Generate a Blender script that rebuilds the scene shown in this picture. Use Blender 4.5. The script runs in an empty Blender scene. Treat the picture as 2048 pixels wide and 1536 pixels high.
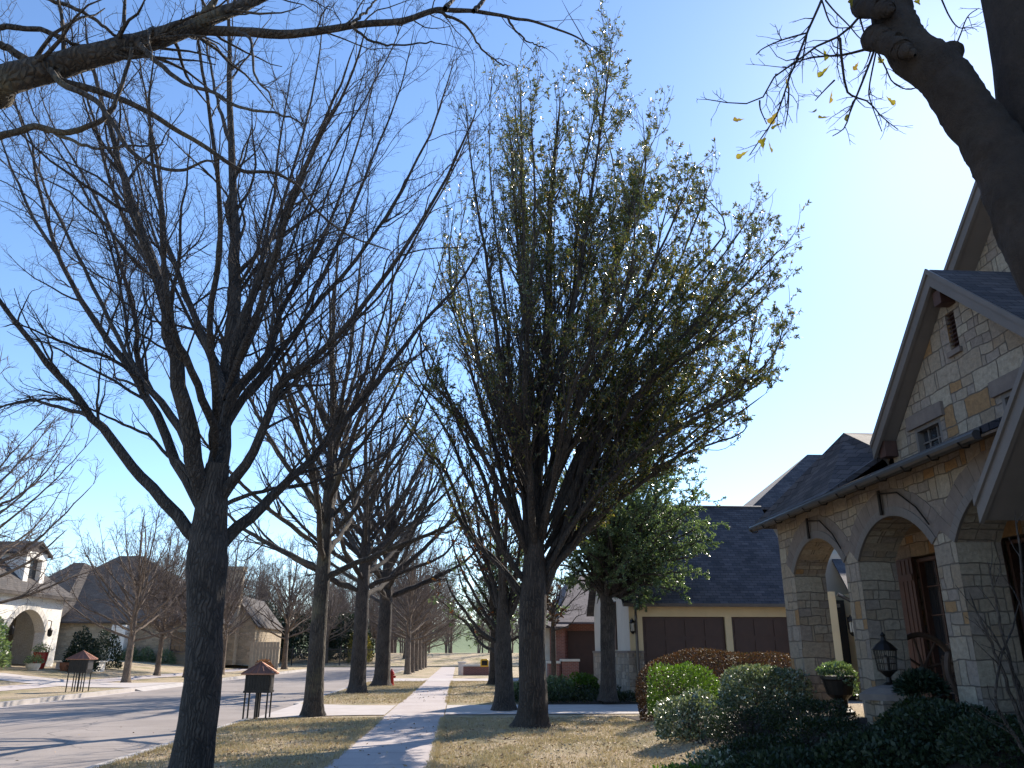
import bpy, math, random
import numpy as np
from mathutils import Vector, noise as mnoise

# ------------------------------------------------------------------ camera, sky, sun, exposure
scene = bpy.context.scene
COL = scene.collection
CAM_H = 1.6
FPX = 1600.0                       # focal length in pixels of a 2048 wide picture
PITCH = math.atan(537 / 1600.0)
YAW = math.radians(3.6)            # to the right of the pavement's direction
cam_data = bpy.data.cameras.new("camera")
cam_data.sensor_width = 36.0
cam_data.lens = 36.0 * FPX / 2048.0
cam_data.clip_start = 0.05
cam_data.clip_end = 3000.0
cam = bpy.data.objects.new("camera", cam_data)
COL.objects.link(cam)
cam.location = (0, 0, CAM_H)
cam.rotation_euler = (math.pi / 2 + PITCH, 0, -YAW)
scene.camera = cam

SUN_EL = math.radians(34.0)
SUN_AZ = math.radians(37.5)        # clockwise from +Y
world = bpy.data.worlds.new("World")
scene.world = world
world.use_nodes = True
wn = world.node_tree
bg = wn.nodes["Background"]
sky = wn.nodes.new("ShaderNodeTexSky")
sky.sky_type = 'NISHITA'
sky.sun_disc = False
sky.sun_elevation = SUN_EL
sky.sun_rotation = SUN_AZ
sky.altitude = 100.0
sky.air_density = 1.0
sky.dust_density = 0.15
sky.ozone_density = 3.0
hs = wn.nodes.new("ShaderNodeHueSaturation")
hs.inputs["Saturation"].default_value = 1.04
tint = wn.nodes.new("ShaderNodeMixRGB"); tint.blend_type = 'MULTIPLY'; tint.inputs[0].default_value = 1.0
tint.inputs[2].default_value = (0.95, 0.985, 1.05, 1)
wn.links.new(sky.outputs[0], hs.inputs["Color"]); wn.links.new(hs.outputs[0], tint.inputs[1]); wn.links.new(tint.outputs[0], bg.inputs[0])
bg.inputs[1].default_value = 0.14

sl = bpy.data.lights.new("sun", 'SUN')
sl.energy = 5.0
sl.angle = math.radians(0.5)
sl.color = (1.0, 0.90, 0.77)
sun = bpy.data.objects.new("sun", sl)
COL.objects.link(sun)
sd = Vector((math.sin(SUN_AZ) * math.cos(SUN_EL), math.cos(SUN_AZ) * math.cos(SUN_EL), math.sin(SUN_EL)))
sun.rotation_euler = sd.to_track_quat('Z', 'Y').to_euler()
sun.location = (30, 30, 40)

scene.view_settings.view_transform = 'Standard'
scene.view_settings.look = 'None'
scene.view_settings.exposure = 0.8
scene.view_settings.gamma = 1.0
scene.cycles.max_bounces = 6
scene.cycles.transparent_max_bounces = 8
scene.cycles.use_denoising = True

# ------------------------------------------------------------------ small helpers
def at(x, y, Y):
    """world point seen at pixel (x, y) of the 2048 wide photograph, on the plane at distance Y"""
    a = (x - 1024.0) / FPX
    b = -(y - 768.0) / FPX
    cy, sy, cp, sp = math.cos(YAW), math.sin(YAW), math.cos(PITCH), math.sin(PITCH)
    dx = sy * cp + a * cy - b * sy * sp
    dy = cy * cp - a * sy - b * cy * sp
    dz = sp + b * cp
    t = Y / dy
    return np.array((dx * t, dy * t, CAM_H + dz * t))

def ss(a, b, x):
    t = np.clip((np.asarray(x, float) - a) / (b - a), 0, 1)
    return t * t * (3 - 2 * t)

KERB_R, KERB_L = -5.2, -15.4
CROSS0, CROSS1 = 98.0, 106.0
def hgt(x, y):
    x = np.asarray(x, float); y = np.asarray(y, float)
    h = 0.95 * ss(-17.5, -30, x) * (1 - ss(88, 100, y))
    h = h + 0.62 * ss(3.0, 5.9, x) * (1 - ss(17.0, 21.0, y))
    h = h + 0.5 * ss(6, 30, x) * ss(34, 44, y) * (1 - ss(88, 98, y))
    h = h + 1.5 * ss(107, 128, y) + 7.0 * ss(165, 215, y)
    road = ((x < KERB_R - 0.005) & (x > KERB_L + 0.005) & (y < CROSS1)) | ((y > CROSS0 + .005) & (y < CROSS1 - .005))
    return np.where(road, -0.17, h)

def tag(o, label=None, cat=None, group=None, kind=None):
    if label: o["label"] = label
    if cat: o["category"] = cat
    if group: o["group"] = group
    if kind: o["kind"] = kind
    return o

def empty(name, loc, label=None, cat=None, group=None):
    o = bpy.data.objects.new(name, None)
    o.empty_display_size = 0.2
    COL.objects.link(o)
    o.location = loc
    return tag(o, label, cat, group)

def link_mesh(name, verts, faces, mat, parent=None, uv=False, rnd=None, smooth=False):
    me = bpy.data.meshes.new(name)
    me.from_pydata([tuple(v) for v in verts], [], faces)
    return finish(name, me, mat, parent, uv, rnd, smooth)

def finish(name, me, mat, parent=None, uv=False, rnd=None, smooth=False):
    if parent is not None:
        n = len(me.vertices)
        co = np.empty(n * 3, np.float32)
        me.vertices.foreach_get("co", co)
        co = co.reshape(-1, 3) - np.array(parent_loc(parent), np.float32)
        me.vertices.foreach_set("co", co.ravel())
    if isinstance(mat, (list, tuple)):
        for m in mat: me.materials.append(m)
    else:
        me.materials.append(mat)
    if uv: box_uv(me)
    if rnd is not None:
        at_ = me.attributes.new("rnd", 'FLOAT', 'FACE')
        at_.data.foreach_set("value", np.asarray(rnd, np.float32))
    if smooth:
        me.polygons.foreach_set("use_smooth", np.ones(len(me.polygons), bool))
    me.update()
    o = bpy.data.objects.new(name, me)
    COL.objects.link(o)
    if parent is not None: o.parent = parent
    return o

def parent_loc(p):
    l = Vector(p.location)
    while p.parent is not None:
        p = p.parent
        l = l + Vector(p.location)
    return l

def box_uv(me):
    """metre scaled UVs: u horizontal, v up the face"""
    lay = me.uv_layers.new(name="uv")
    for p in me.polygons:
        n = p.normal
        if abs(n.z) > 0.98:
            u, v = Vector((1, 0, 0)), Vector((0, 1, 0))
        else:
            u = Vector((0, 0, 1)).cross(n).normalized()
            v = n.cross(u)
        for li in p.loop_indices:
            co = me.vertices[me.loops[li].vertex_index].co
            lay.data[li].uv = (co.dot(u), co.dot(v))

class MB:
    def __init__(s):
        s.v = []; s.f = []
    def poly(s, pts):
        i = len(s.v); s.v += [tuple(p) for p in pts]; s.f.append(tuple(range(i, i + len(pts)))); return s
    def box(s, x0, x1, y0, y1, z0, z1):
        i = len(s.v)
        s.v += [(x0, y0, z0), (x1, y0, z0), (x1, y1, z0), (x0, y1, z0), (x0, y0, z1), (x1, y0, z1), (x1, y1, z1), (x0, y1, z1)]
        for q in ((0, 3, 2, 1), (4, 5, 6, 7), (0, 1, 5, 4), (1, 2, 6, 5), (2, 3, 7, 6), (3, 0, 4, 7)):
            s.f.append(tuple(i + k for k in q))
        return s
    def slab(s, pts, d):
        """closed slab: polygon pts pushed along vector d"""
        n = len(pts); i = len(s.v); d = np.array(d, float)
        a = [np.array(p, float) for p in pts]
        s.v += [tuple(p) for p in a] + [tuple(p + d) for p in a]
        s.f.append(tuple(i + k for k in range(n)))
        s.f.append(tuple(i + n + k for k in reversed(range(n))))
        for k in range(n):
            k2 = (k + 1) % n
            s.f.append((i + k2, i + k, i + n + k, i + n + k2))
        return s
    def tube(s, pts, r, sides=6, caps=True):
        pts = [Vector(p) for p in pts]
        rs = r if hasattr(r, '__len__') else [r] * len(pts)
        i0 = len(s.v)
        for k, p in enumerate(pts):
            t = (pts[min(k + 1, len(pts) - 1)] - pts[max(k - 1, 0)]).normalized()
            ref = Vector((0, 0, 1)) if abs(t.z) < 0.9 else Vector((1, 0, 0))
            u = t.cross(ref).normalized(); w = t.cross(u)
            for j in range(sides):
                a = 2 * math.pi * (j + .5) / sides
                s.v.append(tuple(p + (u * math.cos(a) + w * math.sin(a)) * rs[k]))
        for k in range(len(pts) - 1):
            for j in range(sides):
                j2 = (j + 1) % sides
                a = i0 + k * sides
                s.f.append((a + j, a + j2, a + sides + j2, a + sides + j))
        if caps:
            s.f.append(tuple(i0 + j for j in reversed(range(sides))))
            s.f.append(tuple(i0 + (len(pts) - 1) * sides + j for j in range(sides)))
        return s
    def lathe(s, c, prof, sides=16):
        """prof: list of (radius, z) round the vertical through c"""
        i0 = len(s.v)
        for r, z in prof:
            for j in range(sides):
                a = 2 * math.pi * j / sides
                s.v.append((c[0] + r * math.cos(a), c[1] + r * math.sin(a), c[2] + z))
        for k in range(len(prof) - 1):
            for j in range(sides):
                j2 = (j + 1) % sides; a = i0 + k * sides
                s.f.append((a + j, a + j2, a + sides + j2, a + sides + j))
        s.f.append(tuple(i0 + j for j in reversed(range(sides))))
        s.f.append(tuple(i0 + (len(prof) - 1) * sides + j for j in range(sides)))
        return s
    def build(s, name, mat, parent=None, uv=True, smooth=False, bevel=0.0):
        o = link_mesh(name, s.v, s.f, mat, parent, uv, None, smooth)
        if bevel:
            m = o.modifiers.new("edges", 'BEVEL'); m.width = bevel; m.segments = 2; m.limit_method = 'ANGLE'
        return o

def copy_tree(o, parent=None):
    c = o.copy(); COL.objects.link(c)
    if parent is not None: c.parent = parent
    for ch in list(o.children): copy_tree(ch, c)
    return c

# ------------------------------------------------------------------ materials
class NT:
    def __init__(s, name):
        s.m = bpy.data.materials.new(name); s.m.use_nodes = True
        s.t = s.m.node_tree; s.p = s.t.nodes["Principled BSDF"]; s.out = s.t.nodes["Material Output"]
    def n(s, kind, **kw):
        nd = s.t.nodes.new("ShaderNode" + kind)
        for k, v in kw.items():
            if k in nd.inputs.keys(): nd.inputs[k].default_value = v
            else: setattr(nd, k, v)
        return nd
    def l(s, a, b): s.t.links.new(a, b)
    def pos(s, scale=(1, 1, 1)):
        g = s.n("NewGeometry"); mp = s.n("Mapping"); mp.inputs["Scale"].default_value = scale
        s.l(g.outputs["Position"], mp.inputs[0]); return mp.outputs[0]
    def obj(s, scale=(1, 1, 1)):
        g = s.n("TexCoord"); mp = s.n("Mapping"); mp.inputs["Scale"].default_value = scale
        s.l(g.outputs["Object"], mp.inputs[0]); return mp.outputs[0]
    def uv(s):
        return s.n("TexCoord").outputs["UV"]
    def noise(s, vec, scale, detail=4, rough=0.6):
        nd = s.n("TexNoise"); nd.inputs["Scale"].default_value = scale; nd.inputs["Detail"].default_value = detail
        nd.inputs["Roughness"].default_value = rough
        s.l(vec, nd.inputs["Vector"]); return nd.outputs["Fac"]
    def ramp(s, fac, stops, const=False):
        r = s.n("ValToRGB"); e = r.color_ramp.elements
        if const: r.color_ramp.interpolation = 'CONSTANT'
        while len(e) < len(stops): e.new(0.5)
        for k, (p, c) in enumerate(stops):
            e[k].position = p; e[k].color = (c[0], c[1], c[2], 1) if hasattr(c, '__len__') else (c, c, c, 1)
        s.l(fac, r.inputs[0]); return r.outputs[0]
    def mix(s, fac, a, b, mode='MIX'):
        m = s.n("MixRGB", blend_type=mode)
        for sock, val in ((m.inputs[0], fac), (m.inputs[1], a), (m.inputs[2], b)):
            if isinstance(val, (int, float)): sock.default_value = val
            elif isinstance(val, (tuple, list)): sock.default_value = (val[0], val[1], val[2], 1)
            else: s.l(val, sock)
        return m.outputs[0]
    def math(s, op, a, b=0.0, clamp=False):
        m = s.n("Math", operation=op); m.use_clamp = clamp
        for sock, val in ((m.inputs[0], a), (m.inputs[1], b)):
            if isinstance(val, (int, float)): sock.default_value = val
            else: s.l(val, sock)
        return m.outputs[0]
    def bump(s, h, strength=0.4, dist=0.02):
        b = s.n("Bump"); b.inputs["Strength"].default_value = strength; b.inputs["Distance"].default_value = dist
        s.l(h, b.inputs["Height"]); s.l(b.outputs[0], s.p.inputs["Normal"])
    def col(s, c):
        if isinstance(c, (tuple, list)): s.p.inputs["Base Color"].default_value = (c[0], c[1], c[2], 1)
        else: s.l(c, s.p.inputs["Base Color"])
    def rough(s, r): s.p.inputs["Roughness"].default_value = r

def plain(name, c, c2=None, scale=6.0, rough=0.7, bump=0.15, metal=0.0, dist=0.01):
    t = NT(name); v = t.pos(); f = t.noise(v, scale, 5)
    c2 = c2 or tuple(k * 0.7 for k in c)
    t.col(t.ramp(f, [(0.32, c2), (0.68, c)])); t.rough(rough)
    t.p.inputs["Metallic"].default_value = metal
    if bump: t.bump(t.noise(v, scale * 6, 4), bump, dist)
    return t.m

def bark_mat(name, c1, c2, moss=None, vs=24.0, strength=0.9):
    t = NT(name)
    v = t.pos((1, 1, 0.13))
    vor = t.n("TexVoronoi", feature='DISTANCE_TO_EDGE'); vor.inputs["Scale"].default_value = vs
    wob = t.noise(t.pos(), 3.0, 3)
    add = t.n("VectorMath", operation='ADD'); t.l(v, add.inputs[0])
    wob = t.math('MULTIPLY', wob, .16); wv = t.n("CombineXYZ"); t.l(wob, wv.inputs[0]); t.l(wob, wv.inputs[1]); t.l(wob, wv.inputs[2]); t.l(wv.outputs[0], add.inputs[1])
    t.l(add.outputs[0], vor.inputs["Vector"])
    f = t.math('MULTIPLY', vor.outputs["Distance"], 2.6, True)
    base = t.ramp(f, [(0.0, tuple(k * .45 for k in c2)), (0.25, c2), (0.8, c1)])
    n2 = t.noise(t.pos(), 2.2, 4)
    base = t.mix(t.ramp(n2, [(.4, 0.0), (.7, .45)]), base, tuple(k * 1.5 for k in c1))
    if moss:
        base = t.mix(t.ramp(t.noise(t.pos(), 1.3, 5), [(.52, 0.0), (.66, .7)]), base, moss)
    t.col(base); t.rough(0.92)
    fine = t.noise(t.pos((1, 1, .3)), 45, 4)
    t.bump(t.math('ADD', f, t.math('MULTIPLY', fine, .5)), strength, 0.03)
    return t.m

def leaf_mat(name, cols, trans=0.35, rough=0.38, spec=0.5):
    t = NT(name)
    a = t.n("Attribute"); a.attribute_name = "rnd"
    c = t.ramp(a.outputs["Fac"], [(k / max(1, len(cols) - 1), cc) for k, cc in enumerate(cols)])
    t.col(c); t.rough(rough)
    t.p.inputs["Specular IOR Level"].default_value = spec
    tr = t.n("BsdfTranslucent")
    t.l(t.mix(1.0, c, (1.5, 1.6, .7), 'MULTIPLY'), tr.inputs[0])
    mx = t.n("MixShader"); mx.inputs[0].default_value = trans
    t.l(t.p.outputs[0], mx.inputs[1]); t.l(tr.outputs[0], mx.inputs[2]); t.l(mx.outputs[0], t.out.inputs[0])
    return t.m

def stone_mat(name, cols, mortar, cw=0.62, rh=0.36, bump=0.9):
    """coursed rubble: big stones, some split into smaller ones"""
    t = NT(name); uv = t.uv()
    wob = t.n("TexNoise"); wob.inputs["Scale"].default_value = 2.4; wob.inputs["Detail"].default_value = 3; t.l(uv, wob.inputs["Vector"])
    sub = t.n("VectorMath", operation='SUBTRACT'); t.l(wob.outputs["Color"], sub.inputs[0]); sub.inputs[1].default_value = (.5, .5, .5)
    sc = t.n("VectorMath", operation='SCALE'); t.l(sub.outputs[0], sc.inputs[0]); sc.inputs["Scale"].default_value = 0.10
    ad = t.n("VectorMath", operation='ADD'); t.l(uv, ad.inputs[0]); t.l(sc.outputs[0], ad.inputs[1])
    def brick(w, h, ms, off, freq):
        b = t.n("TexBrick"); b.offset = off; b.offset_frequency = freq; b.squash = 1.0
        b.inputs["Color1"].default_value = (0, 0, 0, 1); b.inputs["Color2"].default_value = (1, 1, 1, 1)
        b.inputs["Mortar"].default_value = (0.5, .5, .5, 1)
        b.inputs["Scale"].default_value = 1.0; b.inputs["Mortar Size"].default_value = ms
        b.inputs["Mortar Smooth"].default_value = 0.75; b.inputs["Bias"].default_value = 0.0
        b.inputs["Brick Width"].default_value = w; b.inputs["Row Height"].default_value = h
        t.l(ad.outputs[0], b.inputs["Vector"]); return b
    big = brick(cw, rh, 0.009, .5, 2)
    sm = brick(cw * .5, rh * .5, 0.008, .37, 2)
    tall = brick(cw * .6, rh, 0.009, .31, 2)
    pick = t.ramp(big.outputs["Color"], [(0, 0.0), (.42, 1.0)], True)
    pick2 = t.ramp(big.outputs["Color"], [(0, 0.0), (.74, 1.0)], True)
    rv = t.mix(pick, sm.outputs["Color"], big.outputs["Color"])
    rv = t.mix(pick2, rv, tall.outputs["Color"])
    fac = t.mix(pick, sm.outputs["Fac"], big.outputs["Fac"])
    fac = t.mix(pick2, fac, tall.outputs["Fac"])
    fac = t.math('MAXIMUM', fac, big.outputs["Fac"])
    n = len(cols)
    wn_ = t.n("TexWhiteNoise", noise_dimensions='1D'); t.l(rv, wn_.inputs["W"])
    c = t.ramp(wn_.outputs["Value"], [(k / n, cc) for k, cc in enumerate(cols)], True)
    surf = t.noise(uv, 13, 7, .75)
    c = t.mix(1.0, c, t.ramp(surf, [(.28, .58), (.72, 1.25)]), 'MULTIPLY')
    c = t.mix(t.ramp(t.noise(uv, 3.1, 4), [(.6, 0.0), (.75, .35)]), c, (.33, .2, .09))
    c = t.mix(fac, c, mortar)
    t.col(c); t.rough(0.88)
    hgt_ = t.math('ADD', t.math('MULTIPLY', fac, -.8), t.math('MULTIPLY', surf, .9))
    hgt_ = t.math('ADD', hgt_, t.math('MULTIPLY', wn_.outputs["Value"], .5))
    t.bump(hgt_, bump, 0.025)
    return t.m

def shingle_mat(name, c1, c2, rh=0.14, bw=0.3):
    t = NT(name); uv = t.uv()
    b = t.n("TexBrick"); b.offset = .5
    b.inputs["Color1"].default_value = (*c1, 1); b.inputs["Color2"].default_value = (*c2, 1)
    b.inputs["Mortar"].default_value = tuple(k * .35 for k in c2) + (1,)
    b.inputs["Scale"].default_value = 1; b.inputs["Mortar Size"].default_value = .008
    b.inputs["Brick Width"].default_value = bw; b.inputs["Row Height"].default_value = rh
    t.l(uv, b.inputs["Vector"])
    c = t.mix(1.0, b.outputs["Color"], t.ramp(t.noise(uv, 1.2, 5), [(.3, .7), (.7, 1.2)]), 'MULTIPLY')
    c = t.mix(1.0, c, t.ramp(t.noise(uv, 60, 2), [(.3, .7), (.7, 1.2)]), 'MULTIPLY')
    t.col(c); t.rough(.9)
    sep = t.n("SeparateXYZ"); t.l(uv, sep.inputs[0])
    saw = t.math('FRACT', t.math('DIVIDE', sep.outputs[1], rh))
    t.bump(t.math('SUBTRACT', t.math('MULTIPLY', saw, -1.0), b.outputs["Fac"]), .7, .02)
    return t.m

M = {}
M['bark'] = bark_mat("grey_brown_bark", (.078, .063, .052), (.036, .029, .025))
M['bark_oak'] = bark_mat("dark_oak_bark", (.062, .048, .038), (.024, .019, .016), vs=20)
M['bark_moss'] = bark_mat("lichen_bark", (.085, .068, .052), (.036, .029, .024), (.16, .135, .08))
t = NT("fine_grey_brown_bark"); v = t.pos()
c = t.ramp(t.noise(v, 5, 6, .7), [(.3, (.035, .026, .022)), (.7, (.085, .064, .052))])
c = t.mix(t.ramp(t.noise(v, 1.6, 5, .7), [(.5, 0.0), (.75, .5)]), c, (.15, .125, .10)); t.col(c); t.rough(.95)
ridge = t.noise(t.pos((1, 1, .35)), 22, 5, .7); t.bump(t.math('ADD', ridge, t.math('MULTIPLY', t.noise(v, 60, 5, .75), .9)), 1.0, .07); M['bark_near'] = t.m
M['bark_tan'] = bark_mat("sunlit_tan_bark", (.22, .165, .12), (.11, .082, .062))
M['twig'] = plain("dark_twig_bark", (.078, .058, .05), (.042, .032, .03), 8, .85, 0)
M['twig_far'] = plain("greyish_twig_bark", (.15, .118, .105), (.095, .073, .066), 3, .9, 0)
M['oak_leaf'] = leaf_mat("small_oak_leaf", [(.036, .052, .02), (.06, .08, .028), (.09, .105, .035), (.055, .07, .026), (.16, .145, .05), (.22, .14, .05)], .42, .26, .9)
M['dry_leaf'] = leaf_mat("brown_red_leaf", [(.10, .03, .018), (.17, .06, .03), (.07, .025, .02), (.22, .11, .04)], .4, .6, .3)
M['yellow_leaf'] = leaf_mat("yellow_green_leaf", [(.20, .16, .04), (.14, .13, .03), (.25, .17, .05)], .5, .5, .4)
M['evergreen'] = leaf_mat("evergreen_leaf", [(.065, .11, .055), (.105, .155, .085), (.16, .21, .12), (.075, .12, .065)], .38, .34, .9)
M['lime'] = leaf_mat("light_green_leaf", [(.06, .12, .015), (.09, .16, .02), (.05, .10, .012), (.12, .19, .03)], .4, .4, .5)
M['glint_leaf'] = leaf_mat("dark_leaf_with_pale_glints", [(.04, .07, .035), (.08, .115, .06), (.16, .19, .12), (.34, .36, .27), (.06, .09, .05)], .22, .3, 1.0)  # palest leaf tones stand for sun glints on the glossy leaves
M['shaded_leaf'] = leaf_mat("shade_darkened_leaf", [(.012, .024, .012), (.02, .036, .016), (.028, .045, .022), (.035, .05, .028)], .15, .5, .3)  # leaf colour darkened to carry the shade over the front bed
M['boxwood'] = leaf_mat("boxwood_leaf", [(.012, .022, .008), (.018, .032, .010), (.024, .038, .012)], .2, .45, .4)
M['copper_leaf'] = leaf_mat("copper_leaf", [(.07, .03, .02), (.095, .042, .026), (.05, .034, .017), (.08, .033, .025), (.045, .042, .02)], .28, .55, .3)
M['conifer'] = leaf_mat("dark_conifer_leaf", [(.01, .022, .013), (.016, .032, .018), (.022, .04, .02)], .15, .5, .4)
M['stone'] = stone_mat("house_stone", [(.30, .245, .185), (.335, .28, .215), (.265, .22, .175), (.305, .245, .18), (.265, .22, .185), (.30, .18, .085), (.36, .31, .24), (.23, .19, .16), (.30, .245, .19), (.27, .21, .15), (.32, .27, .21), (.285, .24, .20)], (.205, .168, .135), .54, .30, 1.1)
M['stone_low'] = stone_mat("wainscot_stone", [(.30, .26, .21), (.24, .2, .16), (.36, .31, .25), (.2, .17, .14), (.32, .25, .17)], (.17, .14, .12), .4, .24)
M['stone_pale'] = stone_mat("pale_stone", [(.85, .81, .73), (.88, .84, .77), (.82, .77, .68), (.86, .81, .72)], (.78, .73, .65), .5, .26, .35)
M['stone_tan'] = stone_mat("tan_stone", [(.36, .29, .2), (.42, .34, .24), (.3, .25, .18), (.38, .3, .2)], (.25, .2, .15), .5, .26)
M['voussoir'] = plain("arch_stone", (.185, .15, .13), (.13, .107, .095), 5, .85, .5)
M['stucco'] = plain("cream_stucco", (.62, .485, .29), (.56, .44, .265), 2, .9, .3)
M['stucco_grey'] = plain("grey_cream_stucco", (.50, .46, .40), (.45, .41, .36), 2, .9, .3)
M['shingle'] = shingle_mat("dark_shingle", (.10, .088, .092), (.045, .042, .05))
M['shingle_brown'] = shingle_mat("brown_shingle", (.095, .08, .07), (.06, .052, .05), .2, .4)
M['shingle_mauve'] = shingle_mat("mauve_shingle", (.14, .115, .115), (.10, .08, .085), .2, .4)
M['trim'] = plain("taupe_trim_paint", (.15, .13, .12), (.125, .11, .10), 3, .5, .1)
M['door_brown'] = plain("dark_brown_door", (.05, .022, .017), (.036, .016, .013), 4, .5, .1)
M['shutter'] = plain("brown_shutter_wood", (.075, .035, .025), (.05, .023, .018), 5, .55, .2)
M['iron'] = plain("dark_bronze_metal", (.028, .023, .02), (.018, .015, .013), 8, .45, .15, .6)
M['gutter'] = plain("grey_brown_gutter", (.085, .078, .075), (.065, .06, .058), 5, .4, .05, .5)
M['copper'] = plain("copper_sheet", (.30, .135, .085), (.20, .085, .055), 5, .42, .1, .55)
M['concrete'] = plain("driveway_concrete", (.50, .45, .42), (.42, .375, .345), 1.6, .9, .25)
M['kerb'] = plain("kerb_concrete", (.46, .42, .39), (.36, .33, .30), 2, .9, .3)
M['ridge'] = plain("ridge_metal", (.06, .065, .08), (.045, .05, .06), 5, .5, .1)
M['soffit'] = plain("brown_soffit_wood", (.12, .08, .05), (.08, .055, .037), 4, .7, .2)
M['red'] = plain("red_paint", (.50, .02, .018), (.36, .015, .013), 7, .4, .1)
M['yellow'] = plain("yellow_plastic", (.75, .42, .02), (.62, .34, .015), 5, .45, .05)
M['grey_post'] = plain("grey_post", (.33, .32, .31), (.26, .25, .24), 5, .6, .1)
M['brick'] = NT("red_brick").m
M['white_cap'] = plain("white_limestone_cap", (.66, .62, .55), (.56, .52, .46), 4, .8, .2)
M['terracotta'] = plain("terracotta", (.32, .13, .07), (.24, .1, .055), 6, .75, .2)
M['red_pot'] = plain("red_glazed_pot", (.35, .03, .022), (.25, .022, .018), 6, .25, .05)
M['wood'] = plain("weathered_bench_wood", (.11, .065, .042), (.07, .042, .03), 6, .7, .3)
M['fence'] = plain("black_fence_metal", (.02, .02, .02), (.014, .014, .014), 6, .5, .1)
M['fence_wood'] = plain("tan_fence_boards", (.42, .33, .23), (.33, .26, .18), 4, .8, .3)
M['mulch'] = plain("dark_mulch", (.075, .05, .035), (.035, .024, .018), 14, .95, .9, 0, .04)

# brick
t = NT("red_brick_wall"); uv = t.uv(); b = t.n("TexBrick")
b.inputs["Color1"].default_value = (.26, .095, .07, 1); b.inputs["Color2"].default_value = (.19, .07, .055, 1); b.inputs["Mortar"].default_value = (.3, .25, .22, 1)
b.inputs["Scale"].default_value = 1; b.inputs["Brick Width"].default_value = .22; b.inputs["Row Height"].default_value = .075; b.inputs["Mortar Size"].default_value = .006
t.l(uv, b.inputs["Vector"]); t.col(b.outputs["Color"]); t.rough(.9); M['brick'] = t.m
# window glass: dark, glossy
t = NT("dark_window_glass"); t.col((.02, .022, .028)); t.rough(.04); t.p.inputs["Specular IOR Level"].default_value = .8
t.bump(t.noise(t.pos(), 1.5, 2), .05, .02); M['glass'] = t.m
t = NT("frosted_lamp_glass"); t.col((.5, .48, .42)); t.rough(.2); M['lamp_glass'] = t.m

# lawn
t = NT("dormant_lawn"); v = t.pos()
n1 = t.noise(v, .55, 5); n2 = t.noise(v, 3.2, 5, .7); n3 = t.noise(v, 28, 4, .75)
tan = t.mix(t.ramp(n2, [(.35, 0.0), (.7, 1.0)]), (.58, .46, .30), (.45, .34, .215))
grn = t.mix(t.ramp(n3, [(.3, 0.0), (.7, 1.0)]), (.20, .18, .07), (.29, .25, .11))
c = t.mix(t.ramp(n1, [(.46, 0.0), (.64, .8)]), tan, grn)
c = t.mix(t.ramp(t.noise(v, 1.7, 6, .8), [(.60, 0.0), (.72, .85)]), c, (.13, .085, .05))
c = t.mix(1.0, c, t.ramp(n3, [(.25, .5), (.75, 1.35)]), 'MULTIPLY')
sep = t.n("SeparateXYZ"); t.l(v, sep.inputs[0])
far = t.math('MULTIPLY', t.math('SUBTRACT', sep.outputs[1], 150.0), .05, True)
c = t.mix(far, c, t.mix(n2, (.15, .20, .09), (.20, .25, .12)))
t.col(c); t.rough(.95); t.bump(t.math('ADD', n3, t.noise(v, 90, 3)), .9, .04); M['lawn'] = t.m

# road concrete
t = NT("street_concrete"); v = t.pos()
c = t.ramp(t.noise(v, .35, 6, .65), [(.3, (.27, .235, .212)), (.7, (.365, .32, .288))])
c = t.mix(t.ramp(t.noise(t.pos((1, .12, 1)), .9, 4), [(.5, 0.0), (.72, .4)]), c, (.22, .21, .205))
b = t.n("TexBrick"); b.offset = 0; b.inputs["Scale"].default_value = 1; b.inputs["Brick Width"].default_value = 5.1; b.inputs["Row Height"].default_value = 4.6
b.inputs["Mortar Size"].default_value = .018; t.l(v, b.inputs["Vector"])
mp = t.n("Mapping"); mp.inputs["Location"].default_value = (5.2, .9, 0); t.l(v, mp.inputs[0]); t.l(mp.outputs[0], b.inputs["Vector"])
c = t.mix(b.outputs["Fac"], c, (.13, .12, .115))
cr = t.n("TexVoronoi", feature='DISTANCE_TO_EDGE'); cr.inputs["Scale"].default_value = .28
wv = t.n("VectorMath", operation='ADD'); t.l(v, wv.inputs[0]); nn = t.n("TexNoise"); nn.inputs["Scale"].default_value = 1.2; nn.inputs["Detail"].default_value = 5
t.l(v, nn.inputs["Vector"]); t.l(nn.outputs["Color"], wv.inputs[1]); t.l(wv.outputs[0], cr.inputs["Vector"])
c = t.mix(t.ramp(cr.outputs["Distance"], [(0.0, .7), (.008, 0.0)]), c, (.12, .11, .105))
c = t.mix(1.0, c, t.ramp(t.noise(v, 40, 4, .8), [(.3, .82), (.7, 1.12)]), 'MULTIPLY')
t.col(c); t.rough(1.0); t.p.inputs['Specular IOR Level'].default_value = .12; t.bump(t.noise(v, 70, 4), .3, .01); M['road'] = t.m

# pavement slabs
t = NT("pavement_concrete"); v = t.pos()
c = t.ramp(t.noise(v, .8, 6, .65), [(.3, (.43, .375, .355)), (.7, (.53, .475, .45))])
sep = t.n("SeparateXYZ"); t.l(v, sep.inputs[0])
fr = t.math('ABSOLUTE', t.math('SUBTRACT', t.math('FRACT', t.math('DIVIDE', sep.outputs[1], 1.55)), .5))
jn = t.ramp(fr, [(.0, 1.0), (.006, 1.0), (.008, 0.0)])
c = t.mix(1.0, c, t.ramp(t.noise(v, 45, 4, .8), [(.3, .82), (.7, 1.12)]), 'MULTIPLY')
c = t.mix(t.ramp(t.noise(v, 2.3, 5, .8), [(.58, 0.0), (.75, .35)]), c, (.25, .215, .19))
c = t.mix(jn, c, (.15, .125, .11)); t.col(c); t.rough(1.0); t.p.inputs['Specular IOR Level'].default_value = .15
t.bump(t.math('SUBTRACT', t.noise(v, 80, 3), jn), .35, .01); M['pavement'] = t.m
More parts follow.
